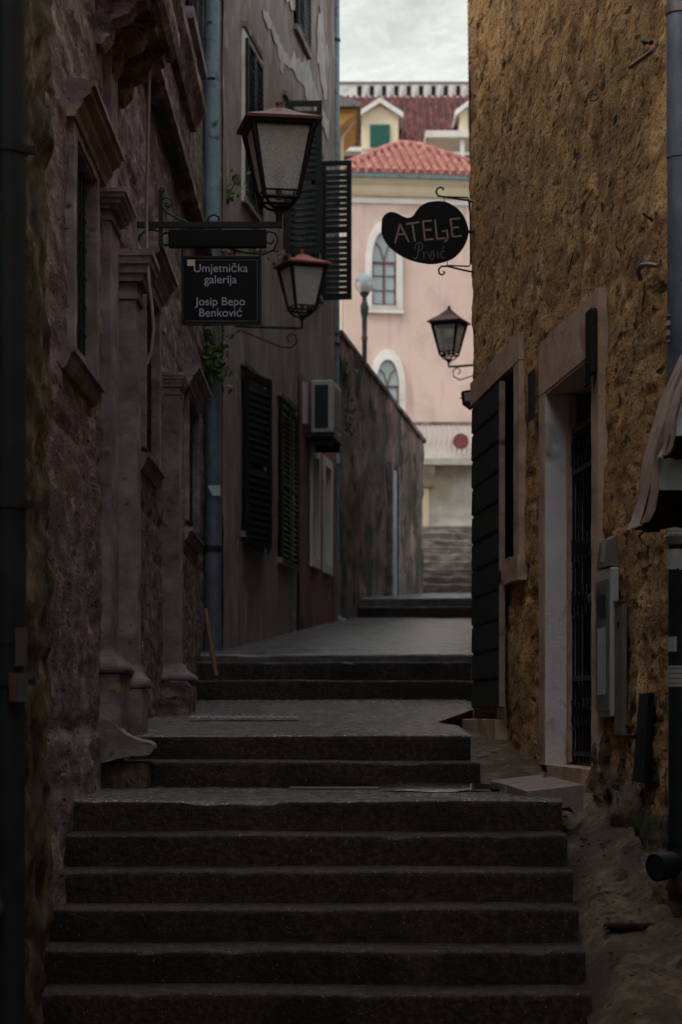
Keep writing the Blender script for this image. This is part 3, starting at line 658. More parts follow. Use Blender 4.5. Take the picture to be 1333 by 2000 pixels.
# nails, hook, bracket
def small(name, pts, r, lab, cat, m='iron', grp=None):
    q = MB(); q.tube(pts, r, 6); return tag(origin(q.build(name, m)), lab, cat, grp)
def wr_at(px, py, n=.03):
    t_ = (px - PX) / F; y = WR.a / (t_ - WR.b); y = y + n * .6; return WR(y, n, EYE + (PY - py) * y / F)
f = MB(); p0 = wr_at(1248, 132, .04); p1 = wr_at(1300, 98, .05)
f.tube([p0, p1], .012, 6); o = tag(origin(f.build('pipe_strap', 'steel')), 'bent steel strap reaching left from the downpipe near the top', 'strap')
small('iron_bracket', [wr_at(1272, 84, .03), wr_at(1280, 80, .05), wr_at(1299, 84, .06)], .012, 'short dark bracket just above the bent steel strap', 'bracket')
ring = [wr_at(1171 + 9 * math.cos(a), 190 + 7 * math.sin(a), .03) for a in [i * .6 for i in range(10)]]
small('iron_ring', ring, .004, 'small oval iron ring hanging high on the ochre wall', 'ring')
small('nail', [wr_at(1281, 436, .0), wr_at(1292, 418, .08)], .006, 'iron nail slanting out of the wall beside the upper downpipe', 'nail', grp='nails in the ochre wall')
small('nail', [wr_at(1210, 490, .0), wr_at(1233, 483, .07)], .005, 'iron nail lying nearly level right of the door lintel line', 'nail', grp='nails in the ochre wall')
small('nail', [wr_at(1120, 494, .0), wr_at(1120, 536, .03)], .005, 'thin iron spike pointing down above the door lintel', 'nail', grp='nails in the ochre wall')
small('nail', [wr_at(1165, 532, .0), wr_at(1187, 532, .07)], .004, 'short level nail at the upper corner of the door lintel', 'nail', grp='nails in the ochre wall')
small('wall_hook', [wr_at(1264, 546, .03), wr_at(1268, 530, .05), wr_at(1278, 519, .06), wr_at(1290, 517, .05), wr_at(1303, 520, .04)], .012, 'curved rusty hook behind the downpipe at half height', 'hook', 'steel')
small('wall_hook', [wr_at(1283, 1078, .04), wr_at(1290, 1068, .05), wr_at(1276, 1058, .05), wr_at(1270, 1046, .05), wr_at(1280, 1037, .05), wr_at(1305, 1037, .04)], .007, 'thin black curled hook beside the paper stickers on the downpipe', 'hook')

# big downpipe at right
t = thing('downpipe', (1.585, 10.55, .9), 'blue-grey zinc downpipe with torn paper stickers, ending in an elbow at the wall foot', 'downpipe')
pc = (1.585, 10.5); z_lo = EYE + (PY - 1668) * 10.5 / F
f = MB()
f.tube([(pc[0], pc[1], z_lo), (pc[0], pc[1], 3.16)], .06, 24)
f.build('lower_pipe', 'darkpipe', t)
f = MB(); f.tube([(pc[0], pc[1], 3.165), (pc[0], pc[1], 4.2), ], .064, 24); f.tube([(pc[0], pc[1], 4.203), (pc[0], pc[1], 7.6)], .068, 24)
f.build('upper_pipe', 'zinc', t)
f = MB(); f.tube([(pc[0] - .0, pc[1] - .0, z_lo + .03), (pc[0] - .02, pc[1], z_lo - .04), (pc[0] - .13, pc[1] - .08, z_lo - .06)], [.066, .068, .066], 24, cap=False)
f.tube([(pc[0] - .128, pc[1] - .08, z_lo - .06), (pc[0] - .02, pc[1], z_lo - .04)], [.055, .055], 24, cap=True)
f.build('elbow', 'darkpipe', t)
for zz in (EYE + (PY - 20) * 10.5 / F, 3.16, 2.42):
    f = MB(); f.tube([(pc[0], pc[1], zz - .02), (pc[0], pc[1], zz + .02)], .074, 24); f.box(pc[0] + .05, pc[0] + .12, pc[1] + .02, pc[1] + .05, zz - .015, zz + .015)
    f.build('clamp', 'steel', t)
def wrap(px0, px1, py0, py1, m, parent, name='paper_sticker', rr=.0625, rag=0, lines=0, red=False):
    """a sheet wrapped on the pipe surface facing the lens"""
    f = MB(); z0, z1 = EYE + (PY - py1) * 10.44 / F, EYE + (PY - py0) * 10.44 / F
    def ang(px): 
        x = (px - PX) * 10.44 / F - pc[0]; x = max(-rr * .99, min(rr * .99, x)); return math.acos(x / rr)
    a0, a1 = ang(px0), ang(px1); k = 14; vs = []
    for i in range(k + 1):
        a = a0 + (a1 - a0) * i / k
        dz = rag * noise.noise(Vector((i * .6, z0, 0))); 
        vs.append((pc[0] + rr * math.cos(a), pc[1] - rr * math.sin(a), z0 + dz)); vs.append((pc[0] + rr * math.cos(a), pc[1] - rr * math.sin(a), z1 + dz * .4))
    f.add(vs, [(2 * i, 2 * i + 2, 2 * i + 3, 2 * i + 1) for i in range(k)], True)
    o = f.build(name, m, parent)
    if lines:
        q = MB(); r2 = rr + .0007
        for j in range(lines):
            zc = z1 - (z1 - z0) * (j + .6) / (lines + .3); hh = (z1 - z0) / (lines * 3.2)
            random.seed(j + int(py0)); i = 1.0
            while i < k - 1:
                wl = random.choice([.25, .4, .6]); 
                aa, ab = a0 + (a1 - a0) * i / k, a0 + (a1 - a0) * (i + wl) / k
                q.add([(pc[0] + r2 * math.cos(c_), pc[1] - r2 * math.sin(c_), zc + s_) for c_, s_ in ((aa, -hh / 2), (ab, -hh / 2), (ab, hh / 2), (aa, hh / 2))], [(0, 1, 2, 3)])
                i += wl + .3
        q.build('print', 'plate', o)
    return o
wrap(1302, 1345, 1026, 1062, 'paper', t, lines=5, rag=.01)
wrap(1302, 1345, 1072, 1112, 'paper', t, rag=.015)
wrap(1302, 1322, 1243, 1272, 'paper', t)
wrap(1302, 1345, 1300, 1341, 'paper', t, lines=4)
wrap(1298, 1310, 612, 665, 'paper', t, name='striped_sticker', rr=.0705)
for k in range(3): wrap(1298, 1310, 614 + k * 19, 623 + k * 19, 'redsticker', t, name='red_stripe', rr=.0715)

# canvas awnings at the right edge
def awning(name, Y0, Y1, dx, dz, sc, label):
    P = [(1352, 670), (1332, 716), (1315, 755), (1306, 785), (1294, 823), (1278, 881), (1269, 928), (1267, 963), (1259, 1001), (1249, 1024)]
    pts = [Vector(((x - PX) * 9.4 / F, 0, EYE + (PY - y) * 9.4 / F)) for x, y in P]
    c = Vector((pts[0].x, 0, pts[3].z)); pts = [c + (p - c) * sc + Vector((dx, 0, dz)) for p in pts]
    t = thing(name, (pts[0].x, Y0, pts[-1].z), label, 'awning', 'small canvas awnings by the downpipe')
    f = MB(); k = 14; vs = []; n = len(pts)
    for j in range(k + 1):
        y = Y0 + (Y1 - Y0) * j / k
        for i, p in enumerate(pts):
            s_ = .008 * math.sin(j * 1.3 + i) * (i / n); vs.append((p.x - s_ * 2, y, p.z - (.012 * noise.noise(Vector((y * 9, 0, 0))) if i == n - 1 else 0)))
    f.add(vs, [(j * n + i, j * n + i + 1, (j + 1) * n + i + 1, (j + 1) * n + i) for j in range(k) for i in range(n - 1)], True)
    # near hem: a folded strip 12 mm thick
    hem = [Vector((p.x, Y0, p.z)) for p in pts] + [Vector((p.x + .03 * sc * (1 + .25 * math.sin(i)), Y0, p.z + .006)) for i, p in reversed(list(enumerate(pts)))]
    f.plate(hem, (0, .012, 0)); f.build('canvas_cover', 'canvas', t)
    zb = pts[-3].z + .01
    ip = [Vector((p.x + .02, Y0 + .016, p.z)) for p in pts[:-2]]
    f = MB(); f.plate(ip + [Vector((ip[-1].x, Y0 + .016, zb)), Vector((pts[0].x + .3, Y0 + .016, zb)), Vector((pts[0].x + .3, Y0 + .016, ip[0].z))], (0, .01, 0))
    f.build('side_panel', 'sheet', t)
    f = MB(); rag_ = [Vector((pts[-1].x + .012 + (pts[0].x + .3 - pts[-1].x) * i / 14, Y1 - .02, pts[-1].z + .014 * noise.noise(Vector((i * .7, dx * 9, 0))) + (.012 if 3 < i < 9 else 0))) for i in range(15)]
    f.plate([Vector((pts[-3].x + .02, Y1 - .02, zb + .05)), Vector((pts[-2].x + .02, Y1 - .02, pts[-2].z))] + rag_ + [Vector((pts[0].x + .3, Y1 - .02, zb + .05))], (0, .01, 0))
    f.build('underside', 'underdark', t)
    f = MB()
    for y in (Y0 + .06, Y1 - .06): f.tube([Vector((p.x + .012, y, p.z)) for p in pts], .007, 6)
    f.build('frame', 'iron', t)
    return t
awning('awning', 9.35, 9.75, 0, 0, 1, 'larger canvas awning with a pale blue side panel and ragged dark hem')
awning('awning', 9.15, 9.33, -.036, .01, .5, 'smaller brown canvas awning nested above the pale blue panel of the larger one')

# unseen house added behind the viewpoint to block sky light on the risers
t = thing('added_shade_house', (0, -12, 0), 'tall plastered house added out of view behind the viewpoint to darken the lane', 'house')
f = MB(); f.box(-8, 8, -16, -9.5, 0, 9.5); f.build('wall', 'greyplaster', t)
f = MB(); f.prof(lambda y, n_, z: Vector((y, -9.5 + n_, z)), -8.2, 8.2, [(.2, 9.5), (.2, 9.6), (-3.2, 10.6), (-6.7, 9.6), (-6.7, 9.5)], 2); f.build('roof', 'darktile', t)
for x in (-1.4, .5):
    f = MB(); f.box(x, x + .9, -9.5, -9.44, 3.4, 4.9); wo = f.build('window', 'white', t); f = MB(); f.box(x + .06, x + .84, -9.44, -9.43, 3.46, 4.84); f.build('pane', 'darkglass', wo)
# ------------------------------------------------------------------ far right house (hidden flank)
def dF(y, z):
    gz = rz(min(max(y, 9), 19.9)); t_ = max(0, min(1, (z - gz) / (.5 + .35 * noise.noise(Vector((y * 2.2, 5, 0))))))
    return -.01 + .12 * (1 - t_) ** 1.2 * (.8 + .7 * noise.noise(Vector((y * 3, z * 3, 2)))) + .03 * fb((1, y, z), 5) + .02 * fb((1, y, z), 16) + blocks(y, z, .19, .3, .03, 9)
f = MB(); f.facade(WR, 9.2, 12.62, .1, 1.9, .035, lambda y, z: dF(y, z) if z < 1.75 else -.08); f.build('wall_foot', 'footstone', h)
h2 = thing('plaster_house', (1.9, 26, 0), 'grey plastered house set back behind the ochre house corner', 'house')
b = MB(); b.facade(WR2, 18.6, 38, 0, 11, .4, lambda y, z: .02 * fb((0, y, z), 1.5), [(21, 22, 3.5, 5), (25, 26, 7, 8.6)])
house_core(b, WR2, 18.6, 38, 0, 11, 6); b.build('wall', 'greyplaster', h2)
house_roof(WR2, 18.6, 38, 11, 6, h2, over=.2)
window_fill(WR2, 21, 22, 3.5, 5, .15, h2); window_fill(WR2, 25, 26, 7, 8.6, .15, h2)

# ------------------------------------------------------------------ near-left rubble house
h0 = thing('rubble_house', (-1.2, 5, 0), 'near-black rubble stone house corner with the thick dark downpipe in front', 'house')
def d0(y, z): return .03 * fb((0, y, z), 1.7) + .03 * fb((3, y, z), 7) + .012 * fb((3, y, z), 18) + blocks(y, z, .37, .5, .006, 8)
b = MB(); b.facade(W0, 7.2, 9.1, 0, 6.5, .04, d0); b.facade(W0, -9, 7.2, 0, 7.5, .4, lambda y, z: .0)
b.facade(W0, 7.2, 9.1, 6.5, 7.5, .3, lambda y, z: d0(y, 6.5))
b.facade(lambda a, n_, z: Vector((-1.19 - a, 9.08 + n_, z)), .04, .6, 0, 6.5, .05, lambda a, z: .04 * fb((a, 3, z), 3))
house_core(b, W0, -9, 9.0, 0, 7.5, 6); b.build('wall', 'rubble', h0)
house_roof(W0, -9, 9.0, 7.5, 6, h0, over=.12)
f = MB(); f.box(-9, 4, -.05, -5.5, 7.6, 9.8, W0); f.build('added_shade_storey', 'rubble', h0)  # unseen upper block added to cut light on the near steps
t = thing('downpipe', (-1.13, 7.9, 0), 'thick dark teal downpipe at the left edge of the alley with small stickers', 'downpipe')
f = MB(); f.tube([(-1.155, 7.75, -.02), (-1.155, 7.75, 1.85)], .068, 24); f.tube([(-1.155, 7.75, 1.85), (-1.155, 7.75, 3.55)], .072, 24); f.tube([(-1.155, 7.75, 3.55), (-1.155, 7.75, 7.45)], .068, 24)
f.build('pipe', 'darkpipe', t)
for zz in (3.55, 1.72, 2.33):
    f = MB(); f.tube([(-1.155, 7.75, zz - .015), (-1.155, 7.75, zz + .015)], .078, 24); f.box(-1.15, -1.05, 7.74, 7.77, zz - .012, zz + .012); f.build('clamp', 'darkpipe', t)
f = MB(); p = at(30, 1225, 7.66); q = at(52, 1300, 7.66); f.box(p.x, q.x, 7.655, 7.665, q.z, p.z); f.build('paper_sticker', 'smoothcem', t)
f = MB(); p = at(18, 1315, 7.66); q = at(34, 1370, 7.66); f.box(p.x, q.x, 7.655, 7.665, q.z, p.z); f.build('red_sticker', 'brownwood', t)
f = MB(); p = at(34, 1315, 7.66); q = at(54, 1370, 7.66); f.box(p.x + .001, q.x, 7.655, 7.665, q.z, p.z); f.build('paper_sticker', 'smoothcem', t)

# ------------------------------------------------------------------ left limestone palace
h1 = thing('limestone_house', (-1.43, 16, 0), 'old rosy limestone house with carved hoods, pilasters and a small balcony', 'house')
def gl(y): return 1.17 if y < 13.6 else 1.49 + .035 * (y - 13.9)
def d1(y, z):
    p = (0, y, z); d = blocks(y, z, .31, .55, .024, 1) + .01 * fb(p, 3) + .007 * fb(p, 14)
    if y < 13.2:
        d += .085 * max(0, min(1, (1.9 - z) / 1.2)) * (.75 + .5 * noise.noise(Vector((y * 2.5, z * 2.5, 4))))
    return d
WA = (11.88, 12.86, 3.52, 4.66); WB = (16.15, 17.3, 3.52, 4.72); WC = (20.7, 22.1, 3.4, 4.55); WU = (20.6, 21.9, 8.05, 9.8)
b = MB(); b.facade(W1, 9.1, 23.6, 0, 9.2, .05, d1, [WA, WB, WC])
b.facade(W1, 9.1, 23.6, 9.2, 9.4, .3, lambda y, z: d1(y, 9.2))
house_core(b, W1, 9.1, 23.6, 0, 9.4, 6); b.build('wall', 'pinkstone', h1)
house_roof(W1, 9.2, 23.5, 9.4, 6, h1, over=.2)
HOOD = [(-.05, 0), (.05, 0), (.06, .03), (.085, .06), (.09, .09), (.13, .12), (.135, .15), (.155, .155), (.155, .185), (-.05, .21)]
SILL = [(-.05, -.12), (.015, -.12), (.03, -.1), (.045, -.06), (.05, -.04), (.07, -.035), (.072, -.005), (-.05, .0)]
def window_set(op, hood, hy, sill, sy, parent, zs=1):
    y0, y1, z0, z1 = op
    f = MB()
    for (a, c) in ((y0 - .14, y0), (y1, y1 + .14)): f.loft(W1, [(z0 + (z1 - z0) * i / 12, a, c, .035) for i in range(13)], .006)
    f.prof(W1, y0 - .14, y1 + .14, [(-.05, z1), (.036, z1), (.038, z1 + .16), (-.05, z1 + .16)], .08, .005)
    for (a, c) in ((y0, y0 + .015), (y1 - .015, y1)): f.box(a, c, -.22, .03, z0, z1, W1)
    f.box(y0, y1, -.22, .02, z1 - .015, z1, W1)
    wf = f.build('window_frame', 'trimstone', parent)
    window_fill(W1, y0, y1, z0, z1, .085, parent, fm='iron', gm='roomdark')
    gb = MB()
    for i in range(6):
        yy = y0 + (y1 - y0) * (i + .7) / 6.4; gb.tube([W1(yy, -.03, z0), W1(yy, -.03, z1)], .011, 6)
    for i in range(7): gb.tube([W1(y0, -.03, z0 + (z1 - z0) * (i + .5) / 7), W1(y1, -.03, z0 + (z1 - z0) * (i + .5) / 7)], .009, 6)
    gb.build('window_bars', 'iron', parent)
    if sill: f = MB(); f.prof(W1, sy[0], sy[1], [(a, c + sill) for a, c in SILL], .06, .005); f.build('sill', 'trimstone', parent)
    if hood: f = MB(); f.prof(W1, hy[0], hy[1], [(a, c + hood - .19) for a, c in HOOD], .06, .005); f.build('window_hood', 'trimstone', parent)
window_set(WA, 4.90, (11.66, 13.23), 3.50, (11.5, 12.95), h1)
window_set(WB, 4.99, (16.05, 17.6), 3.48, (15.98, 17.45), h1)
window_set(WC, 4.78, (20.3, 22.2), 3.33, (20.5, 22.4), h1)
# upper storey: string course, hood and louvred shutters
f = MB(); f.prof(W1, 15.6, 23.3, [(-.05, 6.2), (.1, 6.2), (.14, 6.22), (.14, 6.3), (.08, 6.36), (-.05, 6.4)], .1, .004); f.build('string_course', 'pinkstone', h1)
f = MB(); f.prof(W1, 16.9, 21.2, [(-.05, 7.1), (.06, 7.1), (.1, 7.2), (.155, 7.26), (.16, 7.35), (-.05, 7.4)], .1, .005); f.build('window_hood', 'pinkstone', h1)
f = MB(); louvre(f, W1, 20.5, 21.25, 8.05, 9.9, .04); louvre(f, W1, 21.3, 22.1, 8.05, 9.9, .04); f.build('shutter', 'green', h1)
f = MB(); f.prof(W1, 20.3, 22.3, [(-.05, 7.9), (.1, 7.9), (.1, 8.0), (-.05, 8.02)], .1, .004); f.build('sill', 'trimstone', h1)
f = MB(); f.prof(W1, 13.6, 14.0, [(-.04, 4.6), (.04, 4.6), (.04, 7.6), (-.04, 7.6)], .1, .004); f.build('wall_strip', 'trimstone', h1)
# pilasters of the portal
def pilaster(y, dep, wid, zb, zt, cap, capz, base, m='trimstone', toe=None):
    f = MB(); a, c = y, y + wid; n = 26
    f.loft(W1, [(zb + (zt - zb) * i / n, a, c, dep) for i in range(n + 1)], .004)
    p = f.build('pilaster', m, h1)
    k = MB(); z = zt; S = []
    hh = capz; e = cap - dep
    for (q, ex) in ((0, .0), (.0, .15), (.12, .18), (.121, .05), (.35, .08), (.36, .4), (.5, .45), (.52, .62), (.68, .68), (.7, .86), (.84, .9), (.86, 1.), (1, 1.)):
        S.append((z + q * hh, a - e * ex, c + e * ex, dep + e * ex))
    k.loft(W1, S, .003); k.build('capital', m, p)
    k = MB(); e = base - dep; hb = .15
    S = [(zb - hb + q * hb, a - e * ex, c + e * ex, dep + e * ex) for (q, ex) in ((0, .95), (.04, 1.08), (.14, 1.16), (.26, 1.14), (.38, 1.0), (.5, .72), (.64, .46), (.8, .3), (.92, .22), (1, .2))]
    k.loft(W1, S, .003); S = [(zb - hb - .005 - q * .5, a - e * .8, c + e * .8, dep + e * .8) for q in (1.3, 1, .8, .6, .4, .2, 0)]
    k.loft(W1, S, .005); k.build('base', m, p)
pilaster(13.42, .052, .5, 2.01, 4.56, .153, .17, .13)
pilaster(14.02, .15, .34, 1.93, 4.2, .262, .29, .205)
pilaster(18.02, .133, .36, 2.03, 4.18, .18, .17, .235)
# balcony over the portal with stone consoles
f = MB(); f.prof(W1, 12.95, 14.55, [(-.05, 5.82), (.34, 5.82), (.37, 5.86), (.385, 5.93), (.385, 6.0), (-.05, 6.0)], .1, .004); bal = f.build('balcony', 'pinkstone', h1)
for yy in (13.05, 13.65, 14.25):
    f = MB(); f.prof(W1, yy, yy + .2, [(-.05, 5.5), (.04, 5.5), (.09, 5.56), (.1, 5.64), (.2, 5.68), (.24, 5.74), (.3, 5.76), (.31, 5.815), (-.05, 5.815)], .06, .003); f.build('console', 'pinkstone', bal)
f = MB()
for i in range(15): f.tube([W1(13.0 + i * .107, .35, 6.0), W1(13.0 + i * .107, .35, 6.95)], .01, 6)
f.box(12.97, 14.53, .33, .37, 6.95, 6.99, W1); f.build('railing', 'iron', bal)
# second rough block below capital: toe stones
t = MB()
def blob(b_, c, r, seed=0, flat=1):
    n1, n2 = 14, 9; vs = []
    for i in range(n2 + 1):
        th = math.pi * i / n2
        for k in range(n1):
            a = 2 * math.pi * k / n1; d = Vector((math.sin(th) * math.cos(a), math.sin(th) * math.sin(a), math.cos(th)))
            d = Vector([math.copysign(abs(v) ** .6, v) for v in d])
            q = 1 + .18 * noise.noise(d * 1.6 + Vector((seed, 0, 0))); vs.append(Vector(c) + Vector((d.x * r[0] * q, d.y * r[1] * q, d.z * r[2] * q)))
    b_.add(vs, [(i * n1 + k, i * n1 + (k + 1) % n1, (i + 1) * n1 + (k + 1) % n1, (i + 1) * n1 + k) for i in range(n2) for k in range(n1)], True)
f = MB(); f.prof(lambda y, n_, z: Vector((-1.42 + n_, y, z)), 13.25, 13.6, [(p.x, p.y) for p in smooth_loop([(0, 1.34), (.1, 1.35), (.2, 1.37), (.28, 1.375), (.31, 1.41), (.29, 1.45), (.22, 1.465), (.14, 1.5), (.08, 1.56), (0, 1.57)], 4)], .03, .01)
tag(origin(f.build('worn_stone', 'trimstone')), 'worn rounded stone nub jutting over the landing at the foot of the portal pilaster', 'stone')
f = MB(); f.prof(W1, 13.3, 13.5, [(0, 1.16), (.29, 1.17), (.28, 1.33), (0, 1.33)], .05, .008); tag(origin(f.build('brown_block', 'rubble')), 'brown block tucked under the worn stone nub', 'block')
f = MB(); f.prof(W1, 17.6, 18.5, [(0, 1.55), (.22, 1.55), (.24, 1.75), (.24, 1.84), (.2, 1.88), (.08, 1.88), (0, 1.86)], .07, .012)
tag(origin(f.build('worn_stone', 'pinkstone')), 'rough block with a rosy worn rim under the far pilaster', 'stone')
f = MB(); f.tube([at(x, y, 14.3) for x, y in ((292, 120), (290, 220), (288, 320), (286, 420), (287, 486))] + [at(x, y, 13.95) for x, y in ((288, 500), (291, 555), (296, 590), (300, 640), (296, 685), (287, 712))], .011, 8)
tag(origin(f.build('cable', 'cable')), 'pale cable drooping down the left facade past the portal capital', 'cable')
f = MB(); f.tube([at(401, 1190, 21.5), at(422, 1322, 21.0)], .024, 8)
t = tag(origin(f.build('wooden_plank', 'plank')), 'orange-brown wooden stick leaning at the left by the steps', 'stick')

# ------------------------------------------------------------------ grey plaster house (left, far)
h3 = thing('plaster_house', (-.7, 28, 2), 'weathered grey plaster house with dark green shutters and white air conditioner', 'house')
SA = (24.9, 26.4, 3.65, 5.35); SB_ = (27.6, 28.9, 3.55, 5.4); UA = (24.95, 26.05, 7.35, 9.1); UB = (28.05, 29.1, 7.4, 9.2); UC = (30.5, 31.5, 7.45, 9.3); UD = (29.0, 30.2, 10.5, 12.3)
SD = (30.45, 31.1, 3.75, 5.15); SE = (31.75, 32.45, 3.75, 5.15)
def d2(y, z): return .012 * fb((0, y, z), .8) + .006 * fb((0, y, z), 5)
b = MB(); b.facade(W2, 23.7, 33.6, 1.5, 13, .14, d2, [SA, SB_, UA, UB, UC, UD, SD, SE]); house_core(b, W2, 23.7, 33.6, 1.5, 13, 6)
wl = b.build('wall', 'greyplaster', h3)
house_roof(W2, 23.7, 33.4, 13, 6, h3, over=.3)
for op in (SA, SB_, UA, UB, UC, UD, SD, SE): window_fill(W2, op[0], op[1], op[2], op[3], .15, h3, fm='white' if op in (SD, SE) else 'brownwood', bars=2)
for op in (SA, SB_, UA, UB, UC, UD):
    f = MB(); f.prof(W2, op[0] - .1, op[1] + .1, [(-.05, op[3] + .12), (.05, op[3] + .12), (.06, op[3] + .17), (-.05, op[3] + .19)], .3, .003)
    f.build('window_cornice', 'greyplaster', h3); f = MB(); f.prof(W2, op[0] - .08, op[1] + .08, [(-.05, op[2] - .07), (.06, op[2] - .07), (.06, op[2]), (-.05, op[2])], .3, .003); f.build('window_ledge', 'greyplaster', h3)
# closed leaves on the ground floor, one standing ajar
def leaf(T, y0, y1, z0, z1, m='green', name='shutter', parent=None, n0=.03):
    f = MB(); louvre(f, T, y0, y1, z0, z1, n0, pitch=.06); return f.build(name, m, parent or h3)
def swung(hy, width, z0, z1, ang, T=W2, m='green', sgn=1, pitch=.075, pr=None, wide=.07, slf=.85):
    """leaf hinged at hy turned ang out of the wall plane"""
    ca, sa = math.cos(ang), math.sin(ang)
    TT = lambda a, n_, z: T(hy + sgn * (a * ca) - n_ * sa * sgn, .03 + a * sa + n_ * ca, z)
    f = MB(); louvre(f, TT, 0, width, z0, z1, 0, th=.035, stile=wide, pitch=pitch, sl=pitch * slf); return f.build('shutter', m, pr or h3)
swung(24.85, .76, 3.5, 5.42, R(13), slf=1.1); swung(26.5, .8, 3.5, 5.42, R(9), sgn=-1, slf=1.1)
leaf(W2, 27.6, 28.22, 3.5, 5.45); leaf(W2, 28.27, 28.9, 3.5, 5.45)
leaf(W2, 24.95, 25.48, 7.33, 9.12); leaf(W2, 25.52, 26.05, 7.33, 9.12); leaf(W2, 29.0, 29.58, 10.5, 12.3); leaf(W2, 29.62, 30.2, 10.5, 12.3)
f = MB(); f.box(24.87, 26.13, .0, .03, 9.12, 9.2, W2); f.box(24.87, 24.95, .0, .03, 7.3, 9.12, W2); f.box(26.05, 26.13, .0, .03, 7.3, 9.12, W2); f.build('window_frame', 'white', h3)
swung(28.0, .46, 7.35, 9.25, R(84), m='green')
swung(31.5, .43, 7.42, 9.36, R(92), m='green'); swung(30.45, .46, 7.42, 9.36, R(14), sgn=-1)
# red painted lower wall with white door jambs
f = MB(); f.facade(W2, 29.3, 33.45, 2.4, 6.1, .2, lambda y, z: .028 + .01 * fb((0, y, z), 2), [SD, SE]); f.build('painted_dado', 'redpaint', h3)
f = MB()
for op in (SD, SE):
    for (a, c) in ((op[0] - .12, op[0]), (op[1], op[1] + .12)): f.box(a, c, -.1, .06, op[2] - .12, op[3] + .12, W2)
    f.box(op[0], op[1], -.1, .059, op[3], op[3] + .12, W2); f.box(op[0], op[1], -.1, .07, op[2] - .12, op[2], W2)
f.build('window_frame', 'white', h3)
f = MB(); f.box(32.7, 33.3, .03, .05, 2.9, 3.9, W2); f.build('hatch', 'redpaint', h3)
def w2_at(px, py, n_=.0):
    y = W2.yat(px); return W2(y, n_, EYE + (PY - py) * y / F)
for P_ in ([(500, 60), (540, 90), (575, 165), (640, 330), (690, 385), (715, 350), (760, 430), (780, 360), (830, 520), (870, 640), (930, 790), (936, 920), (880, 780), (820, 670), (760, 560), (700, 450), (645, 410), (628, 480), (600, 330), (560, 200), (520, 160)],
           [(862, 100), (893, 20), (905, 240), (922, 640), (905, 650), (862, 400)], [(640, -20), (735, -20), (752, 60), (745, 110), (700, 60)]):
    f = MB(); pts = []
    for a, c in zip(P_, P_[1:] + P_[:1]):
        for q in range(5):
            x, y_ = a[0] + (c[0] - a[0]) * q / 5, a[1] + (c[1] - a[1]) * q / 5
            pts.append((360 + x / 3.3325 + 3.5 * fb((x * .05, y_ * .02, 0)), y_ / 3.3325 + 14 * fb((x * .06, y_ * .03, 4))))
    f.plate([w2_at(x, y_, .012) for x, y_ in pts], W2(0, .0015, 0) - W2(0, 0, 0)); f.build('plaster_patch', 'patchpale', h3)
# air conditioner
t = thing('air_conditioner', W2(30.4, .2, 5.35), 'boxy white air conditioner on a tray bracket high on the grey house', 'air conditioner')
f = MB(); f.box(29.9, 30.75, .1, .4, 5.37, 6.07, W2); f.build('casing', 'lightgrey', t, bevel=.02)
f = MB(); f.box(29.88, 29.899, .15, .33, 5.44, 6.0, W2); f.build('vent', 'darkpipe', t)
f = MB(); f.box(30.05, 30.6, .401, .412, 5.45, 5.99, W2)
f.build('fan_grille', 'grey', t)
f = MB(); f.box(29.8, 30.85, .0, .42, 5.3, 5.34, W2); f.box(29.9, 29.94, .0, .38, 5.2, 5.3, W2); f.box(30.7, 30.74, .0, .38, 5.2, 5.3, W2); f.build('bracket', 'iron', t)
f = MB(); f.box(29.55, 29.7, .03, .09, 5.45, 6.0, W2); t = origin(f.build('notice_board', 'lightgrey')); tag(t, 'narrow white notice panel on the wall left of the air conditioner', 'notice')
# its downpipes
t = thing('downpipe', (-1.34, 23.45, 1.8), 'wide pale blue-grey downpipe where the limestone house meets the grey house', 'downpipe')
f = MB(); f.tube([(-1.34, 23.45, 1.8), (-1.335, 23.45, 3.3)], .092, 20); f.tube([(-1.335, 23.45, 3.3), (-1.345, 23.45, 6.75)], .086, 20); f.build('lower_pipe', 'zinc', t)
f = MB(); f.tube([(-1.345, 23.45, 6.75), (-1.35, 23.45, 12.8)], .084, 20); f.build('upper_pipe', 'bluepipe', t)
for zz in (3.35, 6.7): f = MB(); f.tube([(-1.34, 23.45, zz - .03), (-1.34, 23.45, zz + .03)], .1, 20); f.build('clamp', 'darkpipe', t)
f = MB(); p = at(405, 948, 23.35); f.plate([at(405, 948, 23.35), at(415, 968, 23.35), at(430, 968, 23.35), at(430, 948, 23.35)], (0, .01, 0)); f.build('paper_sticker', 'sheet', t)
for py, x0, x1 in ((76, 372, 402), (153, 385, 420)):
    f = MB(); p, q = at(x0, py, 23.3), at(x1, py, 23.3); f.tube([p, q], .016, 6); f.build('pipe_bracket', 'iron', t)
t = thing('downpipe', (-.07, 33.3, 2.9), 'slim teal-grey downpipe at the far corner of the grey house', 'downpipe')
f = MB(); f.tube([(-.07, 33.3, 3.05), (-.07, 33.3, 5.4)], .055, 14); f.tube([(-.07, 33.3, 5.4), (-.07, 33.3, 12.9)], .05, 14)
f.tube([(-.07, 33.3, 3.1), (-.03, 33.3, 3.02), (.08, 33.2, 2.98)], .058, 14); f.build('pipe', 'bluepipe', t)
for zz in (5.35, 7.1, 9.2, 11.6): f = MB(); f.tube([(-.07, 33.3, zz - .02), (-.07, 33.3, zz + .02)], .064, 14); f.build('clamp', 'darkpipe', t)
f = MB(); f.plate([at(655, 885, 33.2), at(655, 905, 33.2), at(664, 905, 33.2), at(664, 888, 33.2)], (0, .01, 0)); f.build('paper_sticker', 'sheet', t)

